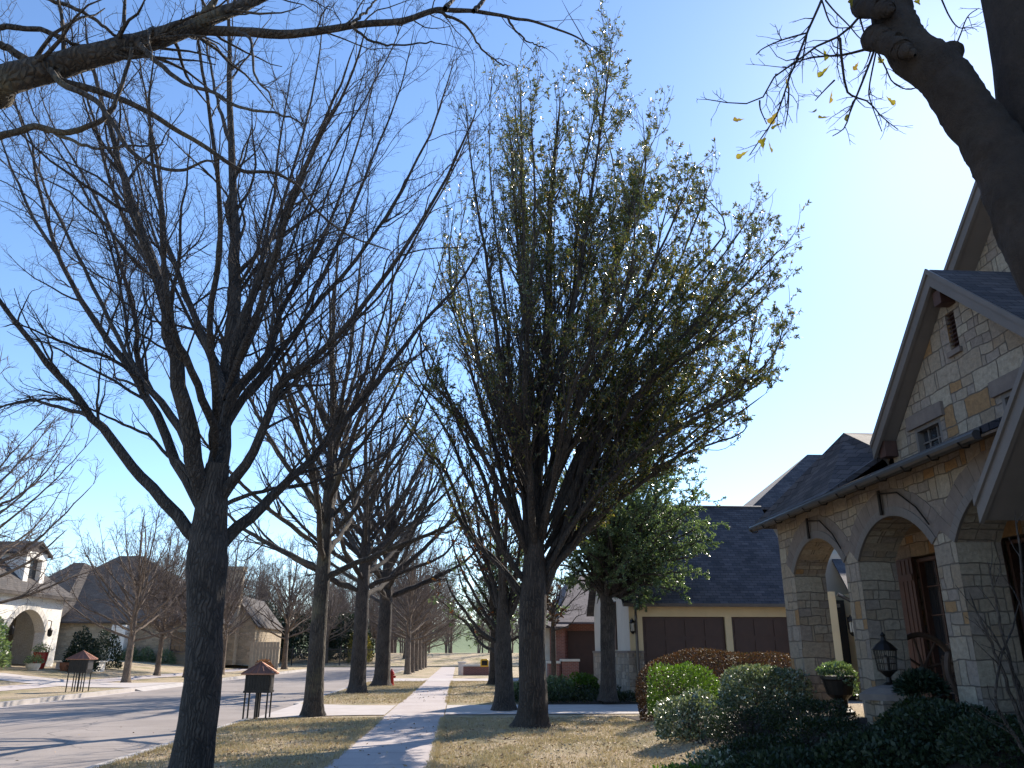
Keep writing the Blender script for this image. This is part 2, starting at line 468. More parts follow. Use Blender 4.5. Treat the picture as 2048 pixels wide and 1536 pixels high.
# ------------------------------------------------------------------ ground, roads, pavements
def axis(vals, lo, hi, step):
    a = set(np.round(np.arange(lo, hi + 1e-6, step), 3)) | set(vals)
    return sorted(a)
gx = sorted(set([-1400, -700, -350, -200, -120, -80, -60, -48] + axis([KERB_R, KERB_R - .01, KERB_L, KERB_L + .01], -40, 24, 0.8) + [32, 45, 65, 100, 180, 350, 700, 1400]))
gy = sorted(set([-200, -90, -50, -30, -20, -12] + axis([], -8, 34, 0.8) + axis([CROSS0, CROSS0 + .01, CROSS1, CROSS1 - .01], 36, 130, 2.0) + list(range(135, 260, 5)) + [300, 400, 600, 1000, 1800]))
GX, GY = np.meshgrid(gx, gy)
GZ = hgt(GX, GY)
nxg, nyg = len(gx), len(gy)
gv = np.stack([GX, GY, GZ], -1).reshape(-1, 3)
gf = [(j * nxg + i, j * nxg + i + 1, (j + 1) * nxg + i + 1, (j + 1) * nxg + i) for j in range(nyg - 1) for i in range(nxg - 1)]
tag(link_mesh("ground", gv, gf, M['lawn'], smooth=False), kind="structure")

def drape(name, x0, x1, y0, y1, mat, dz, nx=2, ny=2, shape=None):
    vs = []; fs = []
    for j in range(ny + 1):
        for i in range(nx + 1):
            u, w = i / nx, j / ny
            x, y = x0 + (x1 - x0) * u, y0 + (y1 - y0) * w
            if shape: x, y = shape(u, w)
            vs.append((x, y, float(hgt(x, y)) + dz))
    for j in range(ny):
        for i in range(nx):
            a = j * (nx + 1) + i
            fs.append((a, a + 1, a + nx + 2, a + nx + 1))
    return tag(link_mesh(name, vs, fs, mat), kind="structure")

drape("road", KERB_L + .02, KERB_R - .02, -60, CROSS0 + .1, M['road'], .03, 4, 60)
drape("gutter", KERB_R - .48, KERB_R - .165, -40, CROSS0 - 1, M['concrete'], .036, 1, 40)
drape("gutter", KERB_L + .165, KERB_L + .48, -40, CROSS0 - 1, M['concrete'], .036, 1, 40)
drape("cross_road", -150, 120, CROSS0 + .12, CROSS1 - .02, M['road'], .034, 60, 2)
drape("sidewalk", -1.92, -.37, -25, CROSS0, M['pavement'], .016, 1, 60)
drape("far_sidewalk", -20.6, -19.2, -10, CROSS0 - 2, M['pavement'], .016, 2, 60)
# driveways: a flared apron and a run to the house
def apron(u, w):
    fl = (1 - u) ** 2 * 1.1
    return (KERB_R + .02 + u * (-1.95 - KERB_R - .02), 23.3 - fl + w * (4.1 + 2 * fl))
drape("driveway_apron", 0, 0, 0, 0, M['concrete'], .02, 8, 4, apron)
drape("driveway", -.34, 13.5, 23.3, 27.4, M['concrete'], .02, 20, 4)
drape("courtyard", 8.6, 20, 27.42, 28.9, M['concrete'], .02, 8, 2)
def apron2(u, w):
    fl = (u) ** 2 * 1.6
    return (-26 + u * (26 + KERB_L - .02), 43.2 - fl + w * (3.9 + 2 * fl))
drape("far_driveway", 0, 0, 0, 0, M['concrete'], .022, 14, 4, apron2)
def apron3(u, w):
    fl = (1 - u) ** 2 * 1.2
    return (KERB_R + .02 + u * (14 - KERB_R), 50.5 - fl + w * (3.6 + 2 * fl))
drape("neighbour_driveway", 0, 0, 0, 0, M['concrete'], .024, 20, 4, apron3)
drape("levee_path", -160, 120, 150, 152.5, M['concrete'], .03, 60, 1)

def kerb(name, x0, x1, y0, y1):
    b = MB()
    n = max(1, int((y1 - y0) / 3))
    for k in range(n):
        a = y0 + (y1 - y0) * k / n; c = y0 + (y1 - y0) * (k + 1) / n
        b.box(x0, x1, a, c - .008, -.2, .022)
    return b
kb = MB()
def ramp(x0, x1, y0, y1):
    """dropped kerb: sloping gutter piece between road and driveway"""
    kb.slab([(x0, y0, -.138), (x1, y0, .014), (x1, y1, .014), (x0, y1, -.138)], (0, 0, -.08))
for (y0, y1) in ((-40, 22.2), (28.5, 49.3), (55.3, CROSS0)):
    q = kerb("k", KERB_R - .16, KERB_R + .01, y0, y1); o = len(kb.v); kb.v += q.v; kb.f += [tuple(i + o for i in f) for f in q.f]
for (y0, y1) in ((-40, 41.5), (48.8, CROSS0)):
    q = kerb("k", KERB_L - .01, KERB_L + .16, y0, y1); o = len(kb.v); kb.v += q.v; kb.f += [tuple(i + o for i in f) for f in q.f]
ramp(KERB_R - .5, KERB_R + .01, 22.25, 28.45); ramp(KERB_R - .5, KERB_R + .01, 49.35, 55.25)
ramp(KERB_L + .5, KERB_L - .01, 41.55, 48.75)
tag(kb.build("kerb", M['kerb'], None, False), kind="structure")
# beds of dark mulch under the shrubs
drape("mulch_bed", 3.4, 6.4, 8.0, 22.6, M['mulch'], .012, 14, 40, lambda u, w: (2.3 + 1.9 * ss(0, .45, w) + u * (6.4 - 2.3 - 1.9 * ss(0, .45, w)) + .25 * math.sin(w * 9) * (1 - u), 7.0 + w * 15.4))
drape("mulch_bed", 2.2, 8.4, 27.5, 37, M['mulch'], .012, 10, 14)

# ------------------------------------------------------------------ trees
def rs(seed): return np.random.default_rng(seed)

def smooth_path(pts, n):
    """Catmull-Rom through pts, n samples"""
    p = np.array(pts, float)
    p = np.vstack([2 * p[0] - p[1], p, 2 * p[-1] - p[-2]])
    seg = len(p) - 3
    out = []
    for s in np.linspace(0, seg - 1e-6, n):
        i = int(s); t = s - i
        a, b, c, d = p[i:i + 4]
        out.append(.5 * ((2 * b) + (c - a) * t + (2 * a - 5 * b + 4 * c - d) * t * t + (3 * b - a - 3 * c + d) * t ** 3))
    return np.array(out)

def norm(v): return v / np.maximum(np.linalg.norm(v, axis=-1, keepdims=True), 1e-9)

def grow(start, d, L, r0, r1, m, up, jit, rng):
    n = len(start)
    P = np.empty((n, m, 3)); R = np.empty((n, m))
    P[:, 0] = start; d = norm(d)
    for k in range(1, m):
        d = norm(d + rng.normal(0, jit, (n, 3)) + np.array((0, 0, up)))
        P[:, k] = P[:, k - 1] + d * (L / (m - 1))[:, None]
    for k in range(m):
        R[:, k] = r0 + (r1 - r0) * (k / (m - 1))
    return P, R

def spawn(P, R, dens, t0, t1, ang, lenf, rf, up, m, jit, rng, rmin, lmin=.15, lmax=99, cap=(.008, .002)):
    n, mp, _ = P.shape
    L = np.linalg.norm(np.diff(P, axis=1), axis=2).sum(1)
    cnt = np.maximum(1, rng.poisson(L * dens))
    idx = np.repeat(np.arange(n), cnt); N = len(idx)
    t = t0 + (t1 - t0) * rng.random(N)
    f = np.clip(t * (mp - 1), 0, mp - 1.001); i = f.astype(int); fr = (f - i)[:, None]
    pos = P[idx, i] * (1 - fr) + P[idx, i + 1] * fr
    tan = norm(P[idx, i + 1] - P[idx, i])
    r = R[idx, i] * (1 - fr[:, 0]) + R[idx, i + 1] * fr[:, 0]
    rnd = rng.normal(0, 1, (N, 3))
    pp = norm(rnd - (rnd * tan).sum(1, keepdims=True) * tan)
    a = np.radians(ang[0] + (ang[1] - ang[0]) * rng.random(N))[:, None]
    d = np.cos(a) * tan + np.sin(a) * pp
    ln = np.clip(L[idx] * lenf * (1 - .6 * t) * rng.uniform(.55, 1.3, N), lmin, lmax)
    rr = np.maximum(np.minimum(r * rf, cap[0] * ln + cap[1] + r * .15), rmin)
    return grow(pos, d, ln, rr, np.maximum(rr * .22, rmin * .55), m, up, jit, rng)

def tubes(P, R, sides):
    n, m, _ = P.shape
    T = np.empty_like(P); T[:, 1:-1] = P[:, 2:] - P[:, :-2]; T[:, 0] = P[:, 1] - P[:, 0]; T[:, -1] = P[:, -1] - P[:, -2]
    T = norm(T)
    mean = norm(P[:, -1] - P[:, 0])
    ref = np.where(np.abs(mean[:, 2:3]) < .8, np.array([[0, 0, 1.]]), np.array([[1., 0, 0]]))
    u = norm(np.cross(T, ref[:, None, :])); w = np.cross(T, u)
    a = 2 * np.pi * np.arange(sides) / sides
    V = P[:, :, None, :] + R[:, :, None, None] * (u[:, :, None, :] * np.cos(a)[None, None, :, None] + w[:, :, None, :] * np.sin(a)[None, None, :, None])
    base = (np.arange(n) * m * sides)[:, None, None] + (np.arange(m - 1) * sides)[None, :, None]
    j = np.arange(sides)[None, None, :]; j2 = (j + 1) % sides
    F = np.stack([base + j, base + j2, base + sides + j2, base + sides + j], -1).reshape(-1, 4)
    return V.reshape(-1, 3), F

def quad_mesh(name, chunks, rnds=None):
    V = np.concatenate([c[0] for c in chunks]); off = 0; Fs = []
    for v, f in chunks:
        Fs.append(f + off); off += len(v)
    F = np.concatenate(Fs)
    me = bpy.data.meshes.new(name)
    me.vertices.add(len(V)); me.vertices.foreach_set("co", V.astype(np.float32).ravel())
    me.loops.add(len(F) * 4); me.loops.foreach_set("vertex_index", F.astype(np.int32).ravel())
    me.polygons.add(len(F)); me.polygons.foreach_set("loop_start", np.arange(0, len(F) * 4, 4, dtype=np.int32))
    me.update(calc_edges=True)
    return me, len(F)

def obj_from_chunks(name, chunks, mat, parent=None, smooth=True, rnd=None):
    me, nf = quad_mesh(name, chunks)
    me.materials.append(mat)
    if smooth: me.polygons.foreach_set("use_smooth", np.ones(nf, bool))
    if rnd is not None:
        a = me.attributes.new("rnd", 'FLOAT', 'FACE'); a.data.foreach_set("value", rnd.astype(np.float32))
    o = bpy.data.objects.new(name, me); COL.objects.link(o)
    if parent is not None: o.parent = parent
    return o

def leaf_quads(pos, d, size, rng, ratio=.38, fold=.25, spread=.9):
    """one folded diamond leaf per position; d = twig direction"""
    n = len(pos)
    ax = norm(d + rng.normal(0, spread, (n, 3)))
    rnd = rng.normal(0, 1, (n, 3)); side = norm(np.cross(ax, rnd)); nn = np.cross(side, ax)
    L = (size * rng.uniform(.6, 1.25, n))[:, None]
    a = pos; c = pos + ax * L
    mid = pos + ax * L * .5 + nn * L * fold * .35
    b = mid + side * L * ratio * .5; e = mid - side * L * ratio * .5
    V = np.stack([a, b, c, e], 1).reshape(-1, 3)
    F = np.arange(n * 4).reshape(n, 4)
    return V, F

def pts_on(P, count, rng, t0=.1):
    n, m, _ = P.shape
    idx = rng.integers(0, n, count); f = (t0 + (1 - t0) * rng.random(count)) * (m - 1.001)
    i = f.astype(int); fr = (f - i)[:, None]
    return P[idx, i] * (1 - fr) + P[idx, i + 1] * fr, norm(P[idx, i + 1] - P[idx, i])

def trunk_mesh(path, radii, rng, sides=20, rings=40, flare=.45, lump=.05, name="trunk"):
    P = smooth_path(path, rings)
    tt = np.linspace(0, len(path) - 1, rings)
    R = np.interp(tt, np.arange(len(radii)), radii)
    z = P[:, 2] - P[0, 2]
    R = R * (1 + flare * np.exp(-np.maximum(z, 0) / .22))
    V, F = tubes(P[None], R[None], sides)
    V = V.reshape(rings, sides, 3)
    ph = rng.uniform(0, 6.28, 4)
    for k in range(rings):
        for j in range(sides):
            a = 2 * math.pi * j / sides
            lobes = (math.sin(3 * a + ph[0]) + .7 * math.sin(5 * a + ph[1])) * .12 * math.exp(-max(z[k], 0) / .28)
            q = V[k, j] * 1.0
            f = 1 + lobes + lump * (mnoise.noise(Vector(q * 1.7 + ph[2])) + .6 * mnoise.noise(Vector(q * 5.5)))
            V[k, j] = P[k] + (V[k, j] - P[k]) * f
    return V.reshape(-1, 3), F

def make_tree(name, base, trunk, limbs, seed, label, cat, group=None, mats=('bark', 'twig'), levels=None, leaves=None, limb_sides=8, lump=.05, flare=.45, tsides=20, cut=None, wobf=.16, n=22, rough=0.0):
    """trunk=(path, radii); limbs=list of (path, r0, r1); all in world coordinates; levels=list of spawn settings"""
    rng = rs(seed); b = np.array(base, float)
    root = empty(name, tuple(base), label, cat, group)
    tv, tf = trunk_mesh([np.array(p) - b for p in trunk[0]], trunk[1], rng, tsides, flare=flare, lump=lump)
    obj_from_chunks("trunk", [(tv, tf)], M[mats[0]], root)
    P = np.stack([smooth_path([np.array(p) - b for p in l[0]], n) for l in limbs])
    R = np.stack([l[1] + (l[2] - l[1]) * np.linspace(0, 1, n) ** .8 for l in limbs])
    R[:, -2] *= .85; R[:, -1] *= .12
    if n == 22: R[1:, 0] *= .25; R[1:, 1] *= .8
    if n > 100: R[1:, :30] *= np.linspace(.05, 1, 30) ** .6
    kn = min(n, 22); wk = rng.normal(0, 1, (P.shape[0], kn, 3)); wk[:, 0] = 0
    fx = np.linspace(0, kn - 1.001, n); ix = fx.astype(int); fr_ = (fx - ix)[None, :, None]; fr_ = fr_ * fr_ * (3 - 2 * fr_)
    wob = wk[:, ix] * (1 - fr_) + wk[:, np.minimum(ix + 1, kn - 1)] * fr_
    P = P + wob * (R[:, :, None] * wobf + .004)
    lv_, lf_ = tubes(P, R, limb_sides)
    if rough:                       # ridges and swellings on a limb seen close
        ax_ = np.repeat(P.reshape(-1, 3), limb_sides, 0); off = lv_ - ax_
        dn = np.array([mnoise.noise(Vector(q_ * 7)) + .7 * mnoise.noise(Vector(q_ * 19)) + .5 * mnoise.noise(Vector(q_ * 42)) for q_ in lv_])
        lv_ = ax_ + off * (1 + rough * dn)[:, None]
    thick = [(lv_, lf_)]; thin = []
    last = None
    cur = (P, R)
    allP = []
    for k, lv in enumerate(levels):
        cur = spawn(cur[0], cur[1], rng=rng, **lv)
        if cut is not None:
            keep = cut(cur[0] + b)
            cur = (cur[0][keep], cur[1][keep])
        sides = 5 if k == 0 else 3
        (thick if k == 0 else thin).append(tubes(cur[0], cur[1], sides))
        allP.append(cur)
    cr = obj_from_chunks("crown", thick + thin, M[mats[1]], root)
    cr.data.materials.append(M[mats[0]])
    nt = sum(len(c[1]) for c in thick)
    mi = np.zeros(len(cr.data.polygons), np.int32); mi[:nt] = 1
    cr.data.polygons.foreach_set("material_index", mi)
    if leaves:
        for (matname, count, size, kw, nm) in leaves:
            src = [c[0] for c in allP[-2:]]
            sel = kw.pop('keep', None)
            chunks = []; tot = 0
            for s_, share in zip(src, (.3, .7)):
                p, d = pts_on(s_, int(count * share), rng)
                if sel is not None:
                    kk = sel(p + b, rng); p, d = p[kk], d[kk]
                if len(p) == 0: continue
                chunks.append(leaf_quads(p, d, size, rng, **kw)); tot += len(p)
            obj_from_chunks(nm, chunks, M[matname], root, False, rng.random(tot))
    return root

def vase_limbs(base, h0, height, spread, nl, r, seed, zlow=.0, up=.5, lead=True, az0=0.0):
    """ascending limbs for a street tree whose shape is not traced"""
    rng = rs(seed); b = np.array(base, float); out = []
    for k in range(nl):
        f = k / max(1, nl - 1)
        az = az0 + k * 2.399 + rng.normal(0, .25)
        z0 = h0 + f * (height - h0) * .42
        sp = spread * (1.12 - .65 * f) * rng.uniform(.8, 1.15)
        top = h0 + (height - h0) * rng.uniform(.8, 1.0) * min(1, .30 + 1.5 * f)
        d = np.array((math.cos(az), math.sin(az), 0))
        p0 = b + np.array((0, 0, z0)) + d * r * .3
        p1 = b + d * sp * .42 + np.array((0, 0, z0 + (top - z0) * .28))
        p2 = b + d * sp * .75 + np.array((0, 0, z0 + (top - z0) * .6)) + rng.normal(0, .15, 3)
        p3 = b + d * sp + np.array((0, 0, top)) + rng.normal(0, .2, 3)
        rr = r * (.40 - .12 * f) * rng.uniform(.75, 1.15)
        out.append(([p0, p1, p2, p3], rr, rr * .15))
    if lead:
        for q in range(2):
            out.append(([b + np.array((0, 0, h0 + .2)), b + np.array((.1 * q, .1, h0 + (height - h0) * .35)), b + np.array((-.25 + .6 * q, .15, height * .75)), b + np.array((-.3 + .8 * q, .1, height))], r * (.75 - .25 * q), .02))
    return out

def limb_px(pts, Y0, depth=0.0, bow=0.0):
    n = len(pts); out = []
    for k, p in enumerate(pts):
        f = k / (n - 1)
        out.append(at(p[0], p[1], Y0 + depth * f + bow * math.sin(math.pi * f)))
    return out

LV_BIG = [dict(dens=2.6, t0=.24, t1=1.0, ang=(18, 42), lenf=.32, rf=.42, up=.07, m=10, jit=.17, rmin=.006, lmin=.7, lmax=2.8, cap=(.007, .003)),
          dict(dens=6.6, t0=.08, t1=1.0, ang=(25, 62), lenf=.36, rf=.5, up=.03, m=7, jit=.18, rmin=.0032, lmin=.25, lmax=1.1, cap=(.005, .001)),
          dict(dens=9.0, t0=.08, t1=1.0, ang=(25, 68), lenf=.42, rf=.5, up=.02, m=4, jit=.2, rmin=.0020, lmin=.1, lmax=.45, cap=(.003, .0008))]

# --- the big bare tree nearest the kerb
YA = 11.0
TA = [
 ([(415,1090),(422,988),(437,930),(441,851),(453,773),(465,687),(469,598),(465,500),(475,470),(468,393),(461,273),(461,154),(458,85),(455,-40)], .155, .03, 1.0, .4),
 ([(405,1060),(394,949),(383,871),(367,793),(351,719),(336,648),(320,570),(297,500),(270,427),(253,376),(236,325),(229,273),(205,212),(180,110),(170,20)], .12, .016, -1.6, -.3),
 ([(400,1085),(383,1066),(344,1016),(297,969),(258,930),(211,863),(176,824),(137,773),(94,727),(51,668),(0,602),(-60,520),(-130,430)], .085, .02, -1.0, .5),
 ([(410,1050),(383,980),(352,922),(324,852),(289,789),(270,742),(219,687),(172,613),(148,574),(113,500),(85,410),(68,342),(65,290),(34,222),(0,150)], .072, .012, 1.6, .4),
 ([(392,930),(363,863),(324,809),(289,762),(273,703),(273,648),(250,559),(234,500),(205,420),(160,340),(110,260),(70,160)], .06, .012, 2.6, .5),
 ([(428,920),(426,851),(406,793),(379,734),(351,676),(335,600),(325,500),(322,420),(305,330),(300,200),(310,90)], .06, .012, -2.6, -.4),
 ([(450,800),(441,758),(422,711),(391,637),(363,559),(340,500),(328,461),(318,342),(304,273),(294,205),(284,154),(270,60)], .06, .012, 1.5, .7),
 ([(460,740),(469,687),(492,617),(523,551),(555,496),(564,444),(588,383),(622,307),(649,239),(680,171),(720,60)], .07, .012, -1.4, .4),
 ([(445,850),(465,793),(500,754),(539,703),(563,617),(613,539),(633,500),(670,420),(700,330),(730,240),(760,120)], .058, .011, 1.9, -.4),
 ([(440,890),(461,840),(488,793),(520,754),(566,695),(625,617),(700,535),(760,450),(830,330),(880,220),(915,90)], .065, .011, .4, .3),
 ([(430,1030),(457,969),(496,926),(531,852),(563,766),(625,723),(700,645),(780,540),(850,430),(920,300),(960,200)], .075, .011, -1.6, .3),
 ([(425,1095),(461,1070),(520,1020),(559,977),(625,918),(700,828),(780,730),(850,640),(920,560),(990,450)], .085, .014, .8, .3),
 ([(430,1020),(461,1004),(527,980),(605,969),(700,941),(800,890),(900,800)], .034, .008, 2.0, .3),
 ([(211,863),(170,830),(110,812),(60,800),(0,815),(-50,830)], .032, .010, .8, .2),
 ([(180,826),(137,800),(80,800),(0,812)], .024, .008, -.8, .0),
 ([(383,960),(360,925),(336,910),(297,871),(254,852),(211,832),(150,805),(90,790),(30,800)], .03, .007, .6, .5),
 ([(292,792),(270,752),(215,715),(140,690),(90,670),(40,650),(0,655)], .03, .007, -1.4, .0),
 ([(420,900),(430,800),(420,650),(440,480),(430,300),(400,120),(390,0)], .055, .012, -3.2, .0),
 ([(440,860),(470,760),(500,620),(540,440),(560,280),(590,100)], .055, .012, 3.4, .0),
 ([(445,800),(510,640),(560,480),(620,320),(690,180),(740,40)], .05, .010, -2.8, .0),
]
def twin(lst, seed, skip=(), scale=.72, dx=55, dd=1.6):
    """a second, thinner limb near each traced one, at another depth"""
    g = rs(seed); out = list(lst)
    for k, (p, r0, r1, d, bw) in enumerate(lst):
        if k in skip: continue
        ex, ey = g.normal(0, dx), g.normal(0, dx * .6); n_ = len(p)
        q_ = [(x + ex * (i / (n_ - 1)) ** 1.2 + g.normal(0, 5), y + ey * (i / (n_ - 1)) ** 1.5) for i, (x, y) in enumerate(p)]
        out.append((q_, r0 * scale, r1 * .9, d + g.choice((-1, 1)) * g.uniform(.6, 1.4) * dd, bw + g.normal(0, .2)))
    return out
TA += [([(270,742),(200,600),(120,440),(60,300),(10,120),(-10,-20)], .03, .007, 1.2, .2), ([(320,570),(240,420),(190,250),(150,100),(130,-30)], .032, .007, -1.2, .2),
 ([(463,300),(430,180),(410,60),(400,-40)], .03, .007, 1.4, .0), ([(600,640),(680,480),(740,330),(800,180),(830,50)], .034, .007, 1.0, .2), ([(500,600),(560,420),(610,250),(640,100),(650,-20)], .034, .007, 2.0, .2),
 ([(120,520),(60,420),(10,300),(-20,200)], .028, .007, .8, .2)]
TA = twin(TA, 5, skip=(0, 1, 2, 3, 5, 7, 9, 11, 12, 13, 14, 15, 16, 17, 18, 20, 21, 22, 23, 24, 25), scale=.5)
baseA = (-3.30, 11.0, 0.0)
tA = ([(-3.27, 11.0, -.05), at(402, 1400, YA), at(410, 1250, YA), at(414, 1130, YA), at(416, 1095, YA), at(424, 1000, YA), at(436, 930, YA)], [.245, .232, .222, .262, .25, .20, .16])
TREE_A = make_tree("street_tree", baseA, tA, [(limb_px(p, YA, d, bw), r0 * 1.22, r1 * .9) for p, r0, r1, d, bw in TA], 11,
          "bare tree with the thickest grey trunk on the verge, nearest the camera", "tree", "bare street trees", levels=LV_BIG, tsides=28, lump=.055)

# --- the tall oak still in leaf, right of the pavement
YO = 19.3
TO = [
 ([(1068,1190),(1068,1050),(1075,900),(1088,760),(1096,600),(1100,450),(1110,300),(1122,190)], .21, .022, .5, .3),
 ([(1070,1180),(1104,1114),(1138,1071),(1163,987),(1180,923),(1230,850),(1300,760),(1370,680),(1450,600),(1530,510)], .12, .014, .5, .4),
 ([(1085,1190),(1115,1130),(1146,1093),(1214,1016),(1273,974),(1337,928),(1392,881),(1470,830),(1545,780)], .095, .012, -1.2, .2),
 ([(1090,1150),(1140,1040),(1197,966),(1231,915),(1273,872),(1316,826),(1400,788),(1485,720),(1600,640)], .08, .012, 1.8, .3),
 ([(1120,1080),(1167,923),(1201,860),(1252,775),(1316,712),(1379,661),(1440,590),(1510,480)], .08, .012, -2.2, .2),
 ([(1080,1020),(1130,900),(1170,760),(1210,620),(1250,480),(1290,350),(1340,230)], .085, .012, 1.4, .2),
 ([(1080,950),(1100,800),(1150,600),(1180,400),(1210,200),(1225,70)], .085, .012, -1.0, .2),
 ([(1060,1210),(1000,1130),(945,1075),(915,1000),(890,940),(850,890),(810,830),(770,780)], .075, .012, .8, .2),
 ([(1062,1180),(1010,1100),(985,1030),(965,950),(930,880),(900,800),(865,720),(820,640)], .075, .012, -1.5, .2),
 ([(1062,1120),(1020,1000),(990,900),(960,800),(930,700),(900,600),(865,490)], .08, .012, 1.6, .2),
 ([(1066,1020),(1030,880),(1010,780),(990,650),(970,500),(945,350),(930,190)], .085, .012, -.8, .2),
 ([(1070,880),(1055,700),(1040,550),(1030,400),(1022,290),(1010,200)], .075, .012, .8, .2),
 ([(1070,1120),(1060,950),(1050,780),(1060,600),(1070,400),(1060,200)], .09, .012, -3.4, -.4),
 ([(1072,1100),(1120,930),(1170,780),(1260,620),(1330,480),(1390,330)], .085, .012, -3.6, -.4),
 ([(1072,1080),(1110,900),(1130,720),(1180,540),(1240,380),(1270,200)], .085, .012, 3.4, .4),
 ([(1065,1080),(1030,900),(960,740),(900,560),(880,420)], .075, .012, 3.2, .4),
 ([(1062,1130),(990,960),(920,830),(850,740),(800,600)], .07, .012, -3.2, -.2),
 ([(1085,1100),(1180,960),(1290,860),(1400,740),(1500,620)], .075, .012, 3.0, .3),
 ([(1090,1000),(1160,860),(1250,700),(1340,560),(1400,420),(1440,360)], .07, .012, .4, .8),
]
TO += [([(1090,1120),(1180,1000),(1300,900),(1420,820),(1530,760),(1610,690)], .075, .012, 1.0, .3),
 ([(1090,1080),(1190,900),(1300,760),(1420,640),(1520,540),(1585,480)], .075, .012, -1.6, .3),
 ([(1090,1060),(1170,880),(1270,700),(1370,560),(1450,460),(1480,390)], .075, .012, 1.2, .2),
 ([(1090,1140),(1170,1060),(1270,960),(1390,900),(1480,870),(1530,850)], .06, .010, .6, .2),
 ([(1085,1160),(1150,1040),(1230,940),(1330,860),(1440,800),(1540,720),(1620,620)], .07, .012, -2.4, .2)]
TO = twin(TO, 8, scale=.7, dx=50, dd=1.8)
ENV_Z = [2.5, 3.7, 4.5, 5.4, 6.5, 7.1, 9.4, 10.7, 12.5, 13.9, 15.6, 17.1, 18.5, 19.9, 20.6]
ENV_R = [.6, 1.1, 2.1, 3.3, 5.0, 6.4, 7.8, 8.2, 7.6, 6.4, 5.4, 4.6, 3.7, 2.8, 1.2]
ENV_L = [.6, 1.2, 2.1, 2.8, 3.4, 3.6, 3.9, 3.8, 3.6, 3.3, 2.9, 2.4, 1.9, 1.5, .8]
def env(p):
    x = p[..., 0] - 1.65; y = p[..., 1] - 19.4
    rr_ = np.interp(p[..., 2], ENV_Z, ENV_R); rl_ = np.interp(p[..., 2], ENV_Z, ENV_L)
    Rx = np.where(x > 0, rr_, rl_); Ry = np.minimum(rr_, rl_ + 1.2)
    return np.sqrt((x / Rx) ** 2 + (y / Ry) ** 2)
def oak_cut(P):
    e = env(P[:, -1]); g = np.random.default_rng(len(P)).uniform(.9, 1.06, len(P))
    return (P[:, -1, 2] > 2.6) & (e < g) & (P[:, -1, 2] < 20.4)
LV_OAK = [dict(dens=3.4, t0=.15, t1=1.0, ang=(14, 40), lenf=.25, rf=.45, up=.10, m=8, jit=.11, rmin=.008, lmin=.7, lmax=2.8, cap=(.007, .004)),
          dict(dens=3.6, t0=.08, t1=1.0, ang=(18, 50), lenf=.38, rf=.5, up=.07, m=6, jit=.14, rmin=.0045, lmin=.35, lmax=1.2, cap=(.005, .002)),
          dict(dens=2.6, t0=.1, t1=1.0, ang=(20, 55), lenf=.5, rf=.6, up=.05, m=4, jit=.16, rmin=.003, lmin=.15, lmax=.55, cap=(.004, .001))]
baseO = (1.62, 19.4, 0.0)
tO = ([(1.66, 19.4, -.05), at(1066, 1400, YO), at(1064, 1300, YO), at(1066, 1210, YO), at(1068, 1150, YO), at(1068, 1050, YO)], [.345, .32, .30, .32, .29, .2])
def oak_limb(pts):
    out = []
    for q_ in pts:
        e = float(env(q_)); q_ = np.array(q_)
        if e > .9 and q_[2] > 5: q_[:2] = np.array((1.65, 19.4)) + (q_[:2] - np.array((1.65, 19.4))) * .9 / e
        out.append(q_)
    return out
def oak_keep(p, rng):
    # leafier on the lower and outer right side, thin at the very top and on the far left
    x = p[:, 0] - baseO[0]; z = p[:, 2]
    dens = .34 + .62 * ss(-3.0, 3.0, x) - .45 * ss(11.5, 17.5, z) + .08 * ss(3, 6, z)
    rad = np.hypot(x, p[:, 1] - baseO[1])
    cl = np.array([mnoise.noise(Vector(q_ * .75)) + .6 * mnoise.noise(Vector(q_ * 2.0 + 7)) for q_ in p])
    dens = dens * np.clip(.78 + 1.1 * cl, .12, 1.25)
    dens = dens * (1 - .75 * (1 - ss(.8, 3.4, rad)) * (1 - ss(9, 13, z)))
    return rng.random(len(p)) < dens
make_tree("oak_tree", baseO, tO, [(oak_limb(limb_px(p, YO, d, bw)), r0 * 1.18, r1) for p, r0, r1, d, bw in TO], 23,
          "tall oak still full of small green leaves, on the lawn right of the sidewalk", "tree", mats=('bark_oak', 'twig'),
          levels=LV_OAK, leaves=[('oak_leaf', 360000, .098, dict(ratio=.36, keep=oak_keep), 'foliage')], tsides=28, cut=oak_cut, flare=.5)

# --- the other street trees of the near verge
LV_MID = [dict(dens=2.0, t0=.15, t1=1.0, ang=(20, 48), lenf=.32, rf=.42, up=.05, m=8, jit=.13, rmin=.010, lmin=.7, lmax=3.2, cap=(.007, .004)),
          dict(dens=4.0, t0=.08, t1=1.0, ang=(25, 60), lenf=.40, rf=.5, up=.03, m=6, jit=.16, rmin=.0055, lmin=.35, lmax=1.4, cap=(.005, .002)),
          dict(dens=3.6, t0=.1, t1=1.0, ang=(25, 65), lenf=.45, rf=.55, up=.02, m=4, jit=.2, rmin=.0042, lmin=.2, lmax=.6, cap=(.004, .001))]
def street(base, height, spread, r, h0, seed, label, nl=15, levels=LV_MID, mats=('bark', 'twig'), name="street_tree", group="bare street trees", az0=0.0, lean=0.0, **kw):
    b = np.array(base, float)
    tr = ([b + (0, 0, -.05), b + (lean * .3, 0, h0 * .5), b + (lean * .6, 0, h0), b + (lean, 0, h0 + (height - h0) * .22), b + (lean, 0, h0 + (height - h0) * .42)], [r, r * .86, r * .8, r * .58, r * .4])
    return make_tree(name, base, tr, vase_limbs(b + (lean, 0, 0), h0, height, spread, nl, r, seed + 1, az0=az0), seed, label, "tree", group, mats, levels, **kw)
street((-3.85, 23.2, 0), 14.5, 4.6, .26, 3.6, 41, "bare street tree with lichen streaked trunk, right of the near dark mailbox on stilts", mats=('bark_moss', 'twig'), nl=24)
